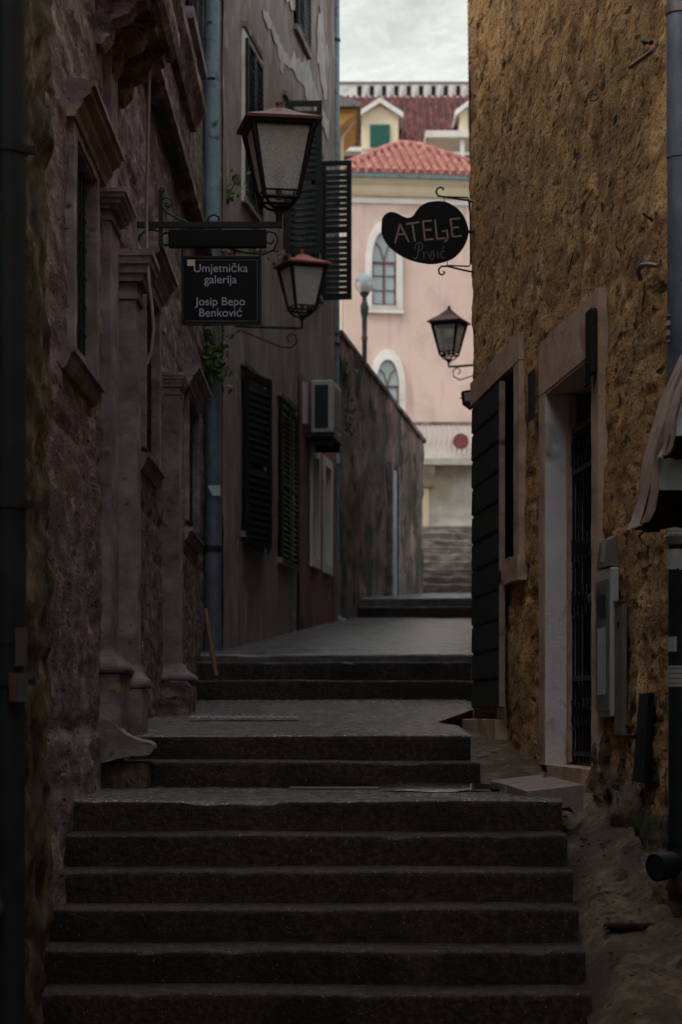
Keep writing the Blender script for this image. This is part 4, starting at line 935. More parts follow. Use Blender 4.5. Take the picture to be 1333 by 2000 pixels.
# ------------------------------------------------------------------ mossy garden wall
b = MB(); ys = [33.6 + .13 * i for i in range(61)]; nz_ = 44; vs = []; DR = (37.6, 38.35)
def topz(y): return 7.32 - .085 * (y - 33.6)
for j in range(nz_ + 1):
    for y in ys:
        z = 2.4 + (topz(y) + .05 * fb((y, 0, 1), 2) - 2.4) * j / nz_; vs.append(W3(y, .05 * fb((0, y, z), .9) + .03 * fb((0, y, z), 4), z))
n = len(ys); fs = [(j * n + i, j * n + i + 1, (j + 1) * n + i + 1, (j + 1) * n + i) for j in range(nz_) for i in range(n - 1)]
b.add(vs, fs, True)
b.hexa([W3(33.6, -.02, 2.4), W3(41.4, -.02, 2.4), W3(41.4, -.6, 2.4), W3(33.6, -.6, 2.4), W3(33.6, -.02, 7.28), W3(41.4, -.02, 6.62), W3(41.4, -.6, 6.62), W3(33.6, -.6, 7.28)])
t = thing('garden_wall', W3(37, -.3, 3), 'tall mossy sloping-topped wall with pink stains beyond the grey house', 'wall')
b.build('wall', 'moss', t)
f = MB(); f.prof(W3, 33.6, 41.45, [(-.62, 0), (.04, 0), (.04, .07), (-.62, .07)], .3, .01)
for i, v in enumerate(f.v): v.z += topz(v.y) - .02
f.build('coping', 'moss', t)
f = MB(); f.box(37.7, 38.2, .0, .07, 3.6, 5.75, W3); dd = f.build('door', 'bluepipe', t)
f = MB(); f.box(37.55, 37.7, .0, .1, 3.6, 5.85, W3); f.box(38.2, 38.35, .0, .1, 3.6, 5.85, W3); f.build('door_frame', 'trimstone', dd)

# ------------------------------------------------------------------ terrace, railing, round sign
t = thing('terrace_wall', (3, 52, 5.3), 'pale stone terrace wall with slab edge behind the top of the far steps', 'wall')
b = MB(); b.facade(lambda x, n_, z: Vector((x, 52 - n_, z)), 1.0, 6, 5.2, 7.36, .09, lambda x, z: blocks(x, z, .28, .5, .035, 5) + .012 * fb((x, 0, z), 3)); b.box(1.0, 6, 52.05, 58, 5.2, 7.36)
b.build('wall', 'palestone', t)
f = MB(); f.box(.4, 6.05, 51.55, 58, 7.37, 7.52); f.build('terrace_slab', 'palestone', t)
f = MB(); f.prof(lambda y, n_, z: Vector((y, 52 - n_, z)), 1.85, 2.15, [(-.05, 6.9), (.08, 6.9), (.15, 7.05), (.3, 7.2), (.4, 7.36), (-.05, 7.36)], .1); f.build('console', 'palestone', t)
f = MB(); f.box(1.88, 2.02, 51.86, 51.99, 5.25, 6.85); f.build('corner_post', 'cream', t)
t = thing('railing', (3, 51.7, 7.52), 'white baluster railing on the terrace in front of the pink house', 'railing')
f = MB(); f.box(.4, 6, 51.62, 51.74, 8.3, 8.36); f.build('top_rail', 'trimstone', t)
f = MB(); f.box(.4, 6, 51.6, 51.76, 7.525, 7.6); f.build('bottom_rail', 'white', t)
for i in range(46):
    x = .45 + .12 * i
    if i == 0:
        f = MB(); f.box(x, x + .075, 51.64, 51.72, 7.603, 8.297); b0 = f.build('baluster', 'white', t, bevel=.015); x_0 = x
    else:
        c = b0.copy(); scene.collection.objects.link(c); c.location = (x - x_0, 0, 0); c.parent = t
t = thing('round_sign', at(900, 862, 51.5), 'dull red round disc sign with dark rim hung on the white railing', 'sign')
c = at(900, 862, 51.5)
f = MB(); f.tube([(c.x, 51.48, c.z), (c.x, 51.52, c.z)], .155, 28); f.build('disc', 'signred', t)
f = MB(); f.tube([Vector((c.x + .165 * math.cos(a), 51.49, c.z + .165 * math.sin(a))) for a in [i * math.pi / 16 for i in range(33)]], .018, 6, cap=False); f.build('rim', 'brownwood', t)
f = MB(); f.box(c.x - .02, c.x + .02, 51.52, 51.66, c.z + .1, c.z + .13); f.build('fixing', 'iron', t)

# ------------------------------------------------------------------ street lamp with globe
t = thing('street_lamp', (.48, 46, 5.3), 'globe street lamp on a dark green post with red tape, behind the mossy wall', 'street lamp')
gz = EYE + (PY - 555) * 46 / F
f = MB(); f.lathe([(.001, 5.3), (.14, 5.3), (.13, 5.5), (.08, 5.7), (.055, 6.2), (.05, gz - 1.15), (.07, gz - 1.1), (.05, gz - 1.05), (.055, gz - .7), (.085, gz - .55), (.085, gz - .45), (.05, gz - .35), (.04, gz - .28), (.1, gz - .2), (.1, gz - .17), (.001, gz - .165)], (.48, 46, 0), 16)
f.build('post', 'darkpipe', t)
f = MB(); f.lathe([(.2 * math.sin(a), gz - .2 * math.cos(a)) for a in [math.pi * (i + .01) / 12 for i in range(8)]], (.48, 46, 0), 20); f.build('globe', 'globe', t)
f = MB(); f.lathe([(.205 * math.sin(a), gz - .205 * math.cos(a)) for a in [math.pi * (7 + i) / 12 for i in range(6)]], (.48, 46, 0), 20); f.build('globe_cap', 'bluepipe', t)
f = MB(); f.lathe([(.062, gz - 1.14), (.062, gz - 1.07)], (.48, 46, 0), 16); f.build('red_tape', 'redsticker', t)
f = MB(); f.lathe([(.04, gz - .16), (.06, gz - .05), (.04, gz + .04), (.001, gz + .07)], (.48, 46, 0), 14); f.build('bulb', 'white', t)

# ------------------------------------------------------------------ pink house
PA = R(7); ca, sa = math.cos(PA), math.sin(PA)
def PK(x, n_, z):                                   # x along the facade from its left corner, n outward
    return Vector((.1 + x * ca + n_ * sa, 60 + x * sa - n_ * ca, z))
t = thing('pink_house', (2, 62, 5), 'pale pink house with pointed-arch windows and a red tiled hip roof', 'house')
def wx(px, Y=60): return (px - PX) * Y / F - .1
W_ = 3.95
def arch(cx, hw, zs, za, z0, n=12):
    """outline of a pointed opening, clockwise from the lower left"""
    L_ = [(cx - hw, z0), (cx - hw, zs)]
    for i in range(1, n):
        q = i / n; L_.append((cx - hw * math.cos(q * math.pi / 2) ** .85, zs + (za - zs) * math.sin(q * math.pi / 2) ** 1.15))
    L_.append((cx, za))
    return L_ + [(2 * cx - x, z) for x, z in reversed(L_[:-1])]
b = MB(); b.box(0, W_, -.02, -7, 5, 16.05, PK)
b.box(0, W_, 0, -.02, 5, 16.05, PK)
b.build('wall', 'pinkwall', t)
def pz(py, Y=60): return EYE + (PY - py) * Y / F
def gothic(cx, hw, zs, za, z0):
    o_, i_ = arch(cx, hw + .17, zs, za + .28, z0 - .12), arch(cx, hw, zs, za, z0)
    f = MB(); m = len(o_)
    vs = [PK(x, .1, z) for x, z in o_] + [PK(x, .13, z) for x, z in i_] + [PK(x, .0, z) for x, z in o_] + [PK(x, .0, z) for x, z in i_]
    fs = []
    for k in range(m):
        q = (k + 1) % m; fs += [(k, q, m + q, m + k), (k, 2 * m + k, 2 * m + q, q), (m + k, m + q, 3 * m + q, 3 * m + k)]
    f.add(vs, fs); f.box(cx - hw - .2, cx + hw + .2, .0, .1, z0 - .2, z0 - .115, PK)
    wf = f.build('window', 'white', t)
    f = MB(); f.plate([PK(x, .012, z) for x, z in i_], (0, .01, 0)); f.build('pane', 'skyglass', wf)
    f = MB(); f.box(cx - .03, cx + .03, .014, .045, z0, zs + .0, PK); f.box(cx - hw, cx - hw + .05, .014, .045, z0, zs, PK); f.box(cx + hw - .05, cx + hw, .014, .045, z0, zs, PK)
    f.box(cx - hw + .05, cx + hw - .05, .014, .05, zs - .06, zs, PK); f.box(cx - hw + .05, cx + hw - .05, .014, .045, z0, z0 + .05, PK)
    for q in (1, 2):
        zz = z0 + (zs - z0) * q / 3; f.box(cx - hw + .05, cx + hw - .05, .014, .04, zz, zz + .025, PK)
    for s_ in (-1, 1):
        f.tube([PK(cx, .03, zs), PK(cx + s_ * hw * .28, .03, zs + (za - zs) * .45), PK(cx + s_ * hw * .62, .03, zs + (za - zs) * .62)], .02, 5)
        f.tube([PK(x, .03, z) for x, z in i_[1:len(i_) // 2 + 1]] if s_ < 0 else [PK(x, .03, z) for x, z in i_[len(i_) // 2:-1]], .022, 5)
    f.build('window_frame', 'brownwood', wf)
gothic(wx(750), .33, pz(510), pz(452), pz(596)); gothic(wx(757), .31, pz(752), pz(702), pz(845)); gothic(wx(757) + 1.9 + .9, .31, pz(510), pz(452), pz(596))
f = MB(); TX = lambda x, n_, z: PK(x, n_, z)
f.prof(TX, -.15, W_ + .15, [(-.02, 15.3), (.04, 15.3), (.04, 15.42), (-.02, 15.42)], 9); f.build('white_band', 'white', t)
f = MB(); f.prof(TX, -.18, W_ + .18, [(-.02, 15.5), (.05, 15.5), (.1, 15.6), (.12, 15.75), (.22, 15.85), (.24, 15.95), (-.02, 15.95)], 9); f.build('cornice', 'cream', t)
f = MB(); f.prof(TX, -.3, W_ + .3, [(.24, 15.93), (.34, 15.93), (.36, 16.03), (.24, 16.03)], 9); f.build('gutter', 'bluepipe', t)
# hip roof with rolls of tiles
e0, e1, ez, rz_ = -.32, W_ + .32, 16.05, 17.45; rn = -2.3; rx0, rx1 = 1.75, 2.3
f = MB(); back = -4.6 - .3
f.add([PK(e0, .34, ez), PK(e1, .34, ez), PK(rx1, rn, rz_), PK(rx0, rn, rz_), PK(e0, back, ez), PK(e1, back, ez)], [(0, 1, 2, 3), (1, 5, 2), (5, 4, 3, 2), (4, 0, 3), (0, 4, 5, 1)])
x = e0 + .06
while x < e1:
    if x < rx0: q = (x - e0) / (rx0 - e0)
    elif x > rx1: q = (e1 - x) / (e1 - rx1)
    else: q = 1
    if q > .03:
        a, c = PK(x, .4, ez + .03), PK(x, .34 + (rn - .34) * q, ez + (rz_ - ez) * q + .03); k = max(1, int((c - a).length / .3)); pts = []; rs = []
        for i in range(k):
            pts += [a.lerp(c, i / k), a.lerp(c, (i + .98) / k)]; rs += [.085, .066]
        f.tube(pts, rs, 7)
    x += .225
for (a, c) in (((e0, .34, ez), (rx0, rn, rz_)), ((e1, .34, ez), (rx1, rn, rz_)), ((rx0, rn, rz_), (rx1, rn, rz_))):
    p, q = PK(*a) + Vector((0, 0, .05)), PK(*c) + Vector((0, 0, .05)); k = max(1, int((q - p).length / .35)); pts = []; rs = []
    for i in range(k): pts += [p.lerp(q, i / k), p.lerp(q, (i + .97) / k)]; rs += [.11, .085]
    f.tube(pts, rs, 8)
f.build('roof', 'tile', t)

# ------------------------------------------------------------------ house with dormers behind
t = thing('dormer_house', (3, 76, 5), 'far house with maroon tiled roof and cream dormers with green shutters', 'house')
def q75(px, Y=75): return (px - PX) * Y / F
def z75(py, Y=75): return EYE + (PY - py) * Y / F
b = MB(); b.box(-2, 12, 75.4, 82, 4, z75(296)); b.build('wall', 'cream', t)
f = MB(); y0r, y1r = 75.0, 79.0; zr0, zr1 = z75(298), z75(190, 79)
f.hexa([(-2.5, y0r, zr0 - .1), (12.5, y0r, zr0 - .1), (12.5, 84, zr0 - .1), (-2.5, 84, zr0 - .1), (-2.5, y0r, zr0), (12.5, y0r, zr0), (12.5, y1r, zr1), (-2.5, y1r, zr1)])
for i in range(68):
    x = -2.4 + i * .22; f.tube([(x, y0r, zr0 + .03), (x, y1r, zr1 + .03)], .06, 6)
f.build('roof', 'darktile', t)
f = MB(); f.box(-2.4, 12.4, 74.85, 75.0, zr0 - .12, zr0 + .06); f.build('gutter', 'white', t)
def dormer(px, wpx, pyb, pyt, apex):
    x0, x1 = q75(px - wpx / 2, 74.8), q75(px + wpx / 2, 74.8); xc = (x0 + x1) / 2; zb, ze, za = z75(pyb, 74.8), z75(pyt, 74.8), z75(apex, 74.8)
    f = MB(); f.plate([(x0, 74.8, zb), (x1, 74.8, zb), (x1, 74.8, ze), (xc, 74.8, za - .1), (x0, 74.8, ze)], (0, 3.2, 0)); d = f.build('dormer', 'cream', t)
    f = MB(); ov = .16
    for s_ in (-1, 1):
        xe = xc + s_ * ((x1 - x0) / 2 + ov); zz = ze - ov * .55
        f.hexa([(xe, 74.6, zz - .02), (xc, 74.6, za - .05), (xc, 78, za - .05), (xe, 78, zz - .02), (xe, 74.6, zz + .15), (xc, 74.6, za + .12), (xc, 78, za + .12), (xe, 78, zz + .15)])
    f.build('dormer_roof', 'white', d)
    f = MB(); hw = (x1 - x0) * .27; z0_, z1_ = zb + .08, zb + .08 + .74; f.box(xc - hw, xc + hw, 74.74, 74.79, z0_, z1_); s_ = f.build('shutter', 'tealgreen', d)
    f = MB()
    for i in range(7): f.box(xc - hw + .02, xc + hw - .02, 74.725, 74.738, z0_ + .05 + i * .1, z0_ + .09 + i * .1)
    f.build('slats', 'tealgreen', s_)
dormer(742, 72, 292, 226, 200); dormer(934, 72, 262, 222, 192)
f = MB(); a, c = at(830, 274, 73), at(960, 261, 73); f.box(a.x, c.x, 72.6, 74.5, a.z, c.z); p = f.build('canopy', 'white', t)
f = MB(); a, c = at(898, 310, 73), at(906, 275, 73); f.box(a.x, c.x, 72.7, 72.83, a.z - .4, c.z); f.build('post', 'white', p)
f = MB(); a, c = at(664, 298, 74), at(706, 290, 74); f.box(a.x - 1, c.x, 73.8, 74.4, a.z, c.z); f.build('ledge', 'white', t)
# parapet with oval openings
t = thing('parapet', (3, 83, 20), 'white roof-terrace parapet pierced by a row of dark openings', 'parapet')
zt, zb = z75(163, 83), z75(194, 83)
f = MB(); sp = .455; x_ = q75(702, 83); holes = []
xs = [x_ + sp * i for i in range(16)]
hz0, hz1 = zb + .12, zt - .08
f.box(-1.2, x_ - .09, 83, 83.18, zb - .6, zt)
for i, x in enumerate(xs):
    xe = xs[i + 1] - .09 if i < 15 else x + 4
    f.box(x + .09, xe, 83, 83.18, zb - .6, zt)
    f.box(x - .09, x + .09, 83.001, 83.179, zb - .6, hz0); f.box(x - .09, x + .09, 83.001, 83.179, hz1, zt)
f.build('wall', 'white', t)
x = xs[0]
f = MB(); f.box(x - .09, x + .09, 83.15, 83.17, hz0, hz1); o0 = f.build('opening', 'darkpipe', t)
f = MB(); f.tube([(x + sp / 2, 82.97, hz0), (x + sp / 2, 82.94, (hz0 + hz1) / 2), (x + sp / 2, 82.97, hz1)], [.03, .055, .03], 6); o1 = f.build('baluster', 'white', t)
for i in range(1, 16):
    for o_ in (o0, o1):
        c = o_.copy(); scene.collection.objects.link(c); c.location = (sp * i, 0, 0); c.parent = t
f = MB(); f.box(-1.3, 13, 82.95, 83.25, zt + .003, zt + .06); f.build('coping', 'trimstone', t)
f = MB(); f.tube([(-1, 84, zt + .28), (12, 84, zt + .28)], .02, 6)
for i in range(8): f.tube([(-.8 + i * 1.7, 84, zt - .3), (-.8 + i * 1.7, 84, zt + .28)], .025, 6)
f.build('handrail', 'grey', t)
b = MB(); b.box(-3, 14, 83.2, 90, 4, zb - .1); tag(origin(b.build('terrace_block', 'white')), 'pale building mass carrying the pierced parapet at the back', 'building')
# orange-eaved house peeping past the grey house
t = thing('orange_eave_house', (-2, 47, 5), 'house corner with orange wooden eave, half hidden by the grey house', 'house')
b = MB(); b.box(-5, -.06, 46, 47.5, 5.2, 13.6); b.build('wall', 'beigewall', t)
f = MB(); e_ = at(660, 232, 45.5).z
f.hexa([(-5, 45.2, e_ + .05), (.33, 45.2, e_ + .05), (.33, 47.6, e_ + .05), (-5, 47.6, e_ + .05), (-5, 45.2, e_ + .12), (.33, 45.2, e_ + .12), (.33, 47.6, e_ + .12), (-5, 47.6, e_ + .12)])
f.hexa([(-.05, 45.2, e_ - .25), (.0, 45.2, e_ - .2), (.0, 47.6, e_ - .2), (-.05, 47.6, e_ - .25), (-.05, 45.2, e_ + .04), (.3, 45.2, e_ + .04), (.3, 47.6, e_ + .04), (-.05, 47.6, e_ + .04)])
f.build('eave', 'orange', t)
f = MB(); f.prof(lambda y, n_, z: Vector((n_, y, z)), 45.0, 47.7, [(.4, e_ + .12), (.4, e_ + .2), (-2.4, e_ + 1.15), (-5.2, e_ + .2), (-5.2, e_ + .12)], 3); f.build('roof', 'grey', t)
f = MB(); f.tube([(.02, 45.8, 5.3), (.02, 45.8, e_ - .3), (.2, 45.8, e_ - .02), (.3, 45.8, e_ + .06)], .035, 8); f.build('downpipe', 'cream', t)

# ------------------------------------------------------------------ lanterns
def lantern_body(t, c, s_top=.43, s_bot=.235, hb=.51, rot=R(10), roofm='copper', hroof=.13):
    """c = bottom centre of glazed body"""
    def P(x, y, z): return c + Vector((x * math.cos(rot) - y * math.sin(rot), x * math.sin(rot) + y * math.cos(rot), z))
    cor = [(-1, -1), (1, -1), (1, 1), (-1, 1)]; a, b_ = s_bot / 2, s_top / 2
    f = MB()
    for (i, j) in cor: f.tube([P(i * a, j * a, 0), P(i * b_, j * b_, hb)], [.016, .024], 4)
    for k in range(4):
        (i, j), (p, q) = cor[k], cor[(k + 1) % 4]
        f.tube([P(i * a, j * a, 0), P(p * a, q * a, 0)], .012, 6); f.tube([P(i * a * 1.06, j * a * 1.06, .045), P(p * a * 1.06, q * a * 1.06, .045)], .008, 6); f.tube([P(i * b_, j * b_, hb - .01), P(p * b_, q * b_, hb - .01)], .026, 4)
    for (i, j) in cor: f.tube([P(i * a, j * a, 0), P(i * a * .55, j * a * .55, -.055), P(0, 0, -.085)], .011, 6)
    f.lathe([(.03, -.1), (.03, -.06), (.05, -.05), (.001, -.04)], P(0, 0, 0), 10)
    f.build('frame', 'iron', t)
    g_ = .96
    for k in range(4):
        f = MB(); (i, j), (p, q) = cor[k], cor[(k + 1) % 4]; z0, z1 = .05, hb - .012; r0, r1 = (a + (b_ - a) * z0 / hb) * g_, (a + (b_ - a) * z1 / hb) * g_
        f.add([P(i * r0, j * r0, z0), P(p * r0, q * r0, z0), P(p * r1, q * r1, z1), P(i * r1, j * r1, z1)], [(0, 1, 2, 3)])
        f.build('pane', 'frost', t)
    f = MB(); R_ = [(b_ + .05, hb + .0), (b_ + .052, hb + .02), (b_ * .62, hb + hroof * .55), (b_ * .22, hb + hroof * .92), (.03, hb + hroof)]
    vs = [P(i * r, j * r, z) for r, z in R_ for (i, j) in cor]
    f.add(vs, [(k * 4 + m_, k * 4 + (m_ + 1) % 4, (k + 1) * 4 + (m_ + 1) % 4, (k + 1) * 4 + m_) for k in range(len(R_) - 1) for m_ in range(4)] + [(3, 2, 1, 0)])
    f.lathe([(.035, hb + hroof - .005), (.02, hb + hroof + .02), (.028, hb + hroof + .035), (.001, hb + hroof + .06)], P(0, 0, 0), 10)
    f.build('roof', roofm, t)
    f = MB(); f.add([P(i * b_ * .9, j * b_ * .9, hb - .02) for (i, j) in cor] + [P(i * .05, j * .05, hb + .02) for (i, j) in cor], [(0, 1, 5, 4), (1, 2, 6, 5), (2, 3, 7, 6), (3, 0, 4, 7), (4, 5, 6, 7)]); f.build('added_reflector', 'white', t)  # white plate added under the roof to brighten the panes
    f = MB(); f.lathe([(.022, .0), (.022, .12), (.045, .17), (.055, .21), (.04, .255), (.001, .27)], P(0, 0, 0), 12); f.build('bulb', 'steel', t)
YL = 15.8
cl = at(545, 390, YL); t = thing('wall_lantern', cl, 'large frosted lantern with dark red roof on the iron arm above the gallery sign', 'lantern', 'wrought iron wall lanterns')
lantern_body(t, cl)
def A(px, py, dy=0): return at(px, py, YL) + Vector((0, dy, 0))
f = MB(); p, q = A(268, 434), A(551, 445); f.box(p.x, q.x, YL - .02, YL + .02, q.z, p.z)
f.tube([A(545, 412), A(545, 440)], .022, 8)
f.box(A(310, 0).x, A(318, 0).x, YL - .012, YL + .012, A(0, 482).z, A(0, 372).z)
f.tube([A(312, 372), A(314, 367), A(320, 368), A(320, 374), A(316, 376)], .007, 6)
f.tube([A(366, 434), A(345, 425), A(325, 415), A(314, 404), A(313, 393), A(322, 386), A(333, 388), A(336, 398), A(330, 405), A(323, 402), A(325, 396)], .008, 6)
f.tube([A(268, 478), A(272, 462), A(282, 452), A(296, 448), A(310, 452)], .008, 6)
f.tube([A(325 + 12 * math.cos(a), 467 + 12 * math.sin(a)) for a in [i * .45 for i in range(15)]], .009, 6)
f.tube([A(340, 452), A(380, 462), A(430, 480), A(480, 494), A(515, 497), A(535, 488), A(543, 470), A(538, 456), A(525, 452), A(517, 460), A(520, 473), A(530, 477), A(535, 468)], .007, 6)
f.tube([A(508 + 12 * math.cos(a), 464 + 12 * math.sin(a)) for a in [i * .45 for i in range(15)]], .007, 6)
f.tube([A(405, 434), A(408, 424), A(417, 419), A(427, 424), A(427, 432)], .008, 6)
f.build('bracket', 'iron', t)
# gallery sign
t = thing('gallery_sign', A(432, 633), 'hanging black gallery sign with four lines of pale lettering under the large lantern', 'sign')
f = MB(); p, q = A(330, 450), A(521, 484); f.box(p.x, q.x, YL - .035, YL + .035, q.z, p.z); f.build('top_board', 'signblack', t, bevel=.005)
f = MB(); p, q = A(357, 503), A(508, 633); f.box(p.x, q.x, YL - .012, YL + .012, q.z, p.z); pn = f.build('panel', 'signblack', t)
f = MB(); p, q = A(355, 501), A(510, 635); th = .012
f.box(p.x - .003, p.x + th, YL - .02, YL + .02, q.z, A(0, 484).z - .002); f.box(q.x - th, q.x + .003, YL - .02, YL + .02, q.z, A(0, 484).z - .002)
f.box(p.x + th, q.x - th, YL - .019, YL + .019, p.z - th, p.z); f.box(p.x + th, q.x - th, YL - .019, YL + .019, q.z, q.z + th); f.build('frame', 'iron', t)
f = MB(); p, q = A(362, 508), A(503, 628)
for (x0, x1, z0, z1) in ((p.x, q.x, p.z - .003, p.z), (p.x, q.x, q.z, q.z + .003), (q.x - .003, q.x, q.z + .003, p.z - .003)): f.box(x0, x1, YL - .0145, YL - .0122, z0, z1)
f.build('border_line', 'letterdim', t)
for s_, py in (('Umjetnička', 532), ('galerija', 554), ('Josip Bepo', 597), ('Benković', 619)):
    text(s_, .0815, A(431, py) + Vector((0, -.016, 0)), FACE_CAM, 'letterlilac', t)
f = MB(); p, q = A(366, 508), A(381, 520); f.box(p.x, q.x, YL - .0165, YL - .0147, q.z, p.z); f.build('yellow_sticker', 'cream', t)
# second lantern
Y2 = 24.5; cl = at(590, 607, Y2); t = thing('wall_lantern', cl, 'middle lantern with bright rust-red roof fixed to the grey house below the open shutters', 'lantern', 'wrought iron wall lanterns')
lantern_body(t, cl, s_top=.4, s_bot=.22, hb=.48, rot=R(22), roofm='rustcopper')
def A2(px, py): return at(px, py, Y2)
f = MB(); f.tube([A2(590, 622), A2(590, 640), A2(583, 641), A2(425, 636)], .016, 6)
f.tube([A2(470, 645), A2(510, 662), A2(548, 678), A2(570, 679), A2(580, 668), A2(577, 655), A2(567, 652), A2(560, 660), A2(565, 668)], .009, 6)
f.tube([A2(441 + 9 * math.cos(a), 671 + 9 * math.sin(a)) for a in [i * .5 for i in range(13)]], .009, 6)
f.tube([A2(470, 645), A2(450, 655), A2(436, 672), A2(432, 690)], .009, 6); f.build('bracket', 'iron', t)
# third lantern
Y3 = 32.0; cl = at(877, 694, Y3); t = thing('wall_lantern', cl, 'small red-roofed lantern hanging on the right against the pink facade', 'lantern', 'wrought iron wall lanterns')
lantern_body(t, cl, s_top=.38, s_bot=.2, hb=.45, rot=R(-24), roofm='copper', hroof=.2)
for ch in t.children: pass
t.rotation_euler = (0, R(-5), 0)
def A3(px, py): return at(px, py, Y3)
f = MB(); f.tube([A3(875, 702), A3(877, 716), A3(890, 716), A3(945, 711)], .018, 6)
f.tube([A3(950, 725), A3(920, 735), A3(898, 742), A3(886, 735), A3(885, 724), A3(893, 718), A3(900, 724), A3(895, 731)], .01, 6); br = f.build('bracket', 'iron', t)
t.rotation_euler = (0, 0, 0)
# flood light at the shutter edge
Yf = 18.0; t = thing('flood_light', at(915, 790, Yf), 'small black flood light on the corner of the ochre house above the board shutter', 'flood light')
def Af(px, py, d=0): return at(px, py, Yf) + Vector((0, d, 0))
f = MB(); f.plate([Af(902, 764), Af(930, 759), Af(930, 790), Af(920, 797), Af(905, 786)], (0, .14, 0)); f.build('housing', 'iron', t)
f = MB(); f.plate([Af(906, 768, -.006), Af(928, 764, -.006), Af(928, 785, -.006), Af(908, 783, -.006)], (0, .004, 0)); f.build('glass', 'skyglass', t)
f = MB(); f.tube([Af(925, 780, .05), Af(942, 780, .05)], .012, 6); f.tube([Af(899, 776, .05), Af(906, 776, .05)], .006, 6); f.build('bracket', 'iron', t)

# ------------------------------------------------------------------ atelier sign
YS = 17.3
def z3(x, y, d=0): return at(620 + x / 3.92, 100 + y / 3.92, YS) + Vector((0, d, 0))
t = thing('atelier_sign', z3(880, 1628), 'black palette-shaped atelier sign on scrolled brackets at the corner of the ochre house', 'sign')
O = [(490, 1330), (497, 1280), (525, 1245), (565, 1230), (610, 1240), (650, 1262), (690, 1275), (730, 1262), (755, 1225), (790, 1185), (840, 1158), (900, 1148), (970, 1150), (1030, 1175), (1085, 1215), (1125, 1270), (1145, 1320), (1158, 1375), (1150, 1430), (1125, 1490), (1085, 1545), (1030, 1590), (960, 1615), (880, 1628), (800, 1620), (720, 1600), (650, 1570), (590, 1530), (540, 1485), (505, 1430), (490, 1380)]
f = MB(); f.plate([z3(p.x, p.y) for p in smooth_loop(O)], (0, .02, 0)); f.build('board', 'signblack', t)
def strokes(S, wd, m, name):
    f = MB()
    for k_, s_ in enumerate(S):
        for a, c in zip(s_, s_[1:]):
            a3, c3 = z3(*a, -.004), z3(*c, -.004); d = (c3 - a3); l_ = d.length; d.normalize(); pn_ = Vector((-d.z, 0, d.x)) * wd / 2; e = d * wd * .35
            f.plate([a3 - e - pn_, c3 + e - pn_, c3 + e + pn_, a3 - e + pn_], (0, .0035 - .0002 * k_, 0))
    f.build(name, m, t)
strokes([[(594, 1466), (632, 1325)], [(632, 1325), (698, 1458)], [(612, 1405), (668, 1400)], [(682, 1324), (775, 1310)], [(727, 1322), (745, 1452)], [(808, 1302), (822, 1445)], [(812, 1302), (872, 1298)], [(815, 1372), (868, 1366)],
         [(824, 1445), (885, 1438)], [(900, 1295), (915, 1438)], [(918, 1438), (975, 1432)], [(958, 1380), (990, 1374)], [(990, 1374), (1000, 1430)], [(1000, 1430), (978, 1458)], [(1018, 1288), (1035, 1420)], [(1022, 1288), (1085, 1280)],
         [(1026, 1355), (1078, 1347)], [(1038, 1420), (1100, 1415)]], .0125, 'letterpink', 'lettering')
strokes([[(778, 1478), (772, 1530), (765, 1575), (752, 1592), (738, 1582)], [(745, 1510), (752, 1480), (778, 1462), (803, 1472), (806, 1502), (792, 1525), (772, 1532)], [(808, 1535), (814, 1560), (814, 1590)], [(812, 1558), (826, 1538), (838, 1540)],
         [(850, 1545), (858, 1575), (862, 1588), (872, 1560), (872, 1535)], [(885, 1528), (894, 1560), (888, 1592), (872, 1605)], [(918, 1535), (922, 1565), (926, 1584)], [(972, 1535), (955, 1530), (945, 1550), (948, 1574), (962, 1584), (976, 1578)], [(958, 1512), (970, 1494)]], .0065, 'letterdim', 'script_lettering')
f = MB()
f.tube([z3(1200, 1155, .01), z3(1150, 1140, .01), z3(960, 1112, .01), z3(925, 1105, .01), z3(908, 1075, .01), z3(920, 1048, .01), z3(945, 1040, .01), z3(965, 1050, .01), z3(958, 1062, .01)], .0075, 8)
f.tube([z3(970, 1112, .01), z3(1150, 1118, .01), z3(1160, 1140, .01), z3(1165, 1220, .01)], .006, 8)
f.tube([z3(1168, 1150, .01), z3(1172, 1380, .01), z3(1172, 1630, .01), z3(1160, 1645, .01), z3(985, 1638, .01)], .006, 8)
f.tube([z3(1200, 1690, .01), z3(1120, 1675, .01), z3(1000, 1645, .01), z3(950, 1645, .01), z3(928, 1668, .01), z3(932, 1700, .01), z3(955, 1712, .01), z3(975, 1695, .01), z3(965, 1682, .01)], .0075, 8)
f.tube([z3(1150, 1380, .01), z3(1215, 1380, .01)], .014, 8); f.tube([z3(970, 1112, .01), z3(970, 1155, .01)], .003, 5); f.tube([z3(995, 1640, .01), z3(995, 1605, .01)], .003, 5)
f.build('bracket', 'iron', t)

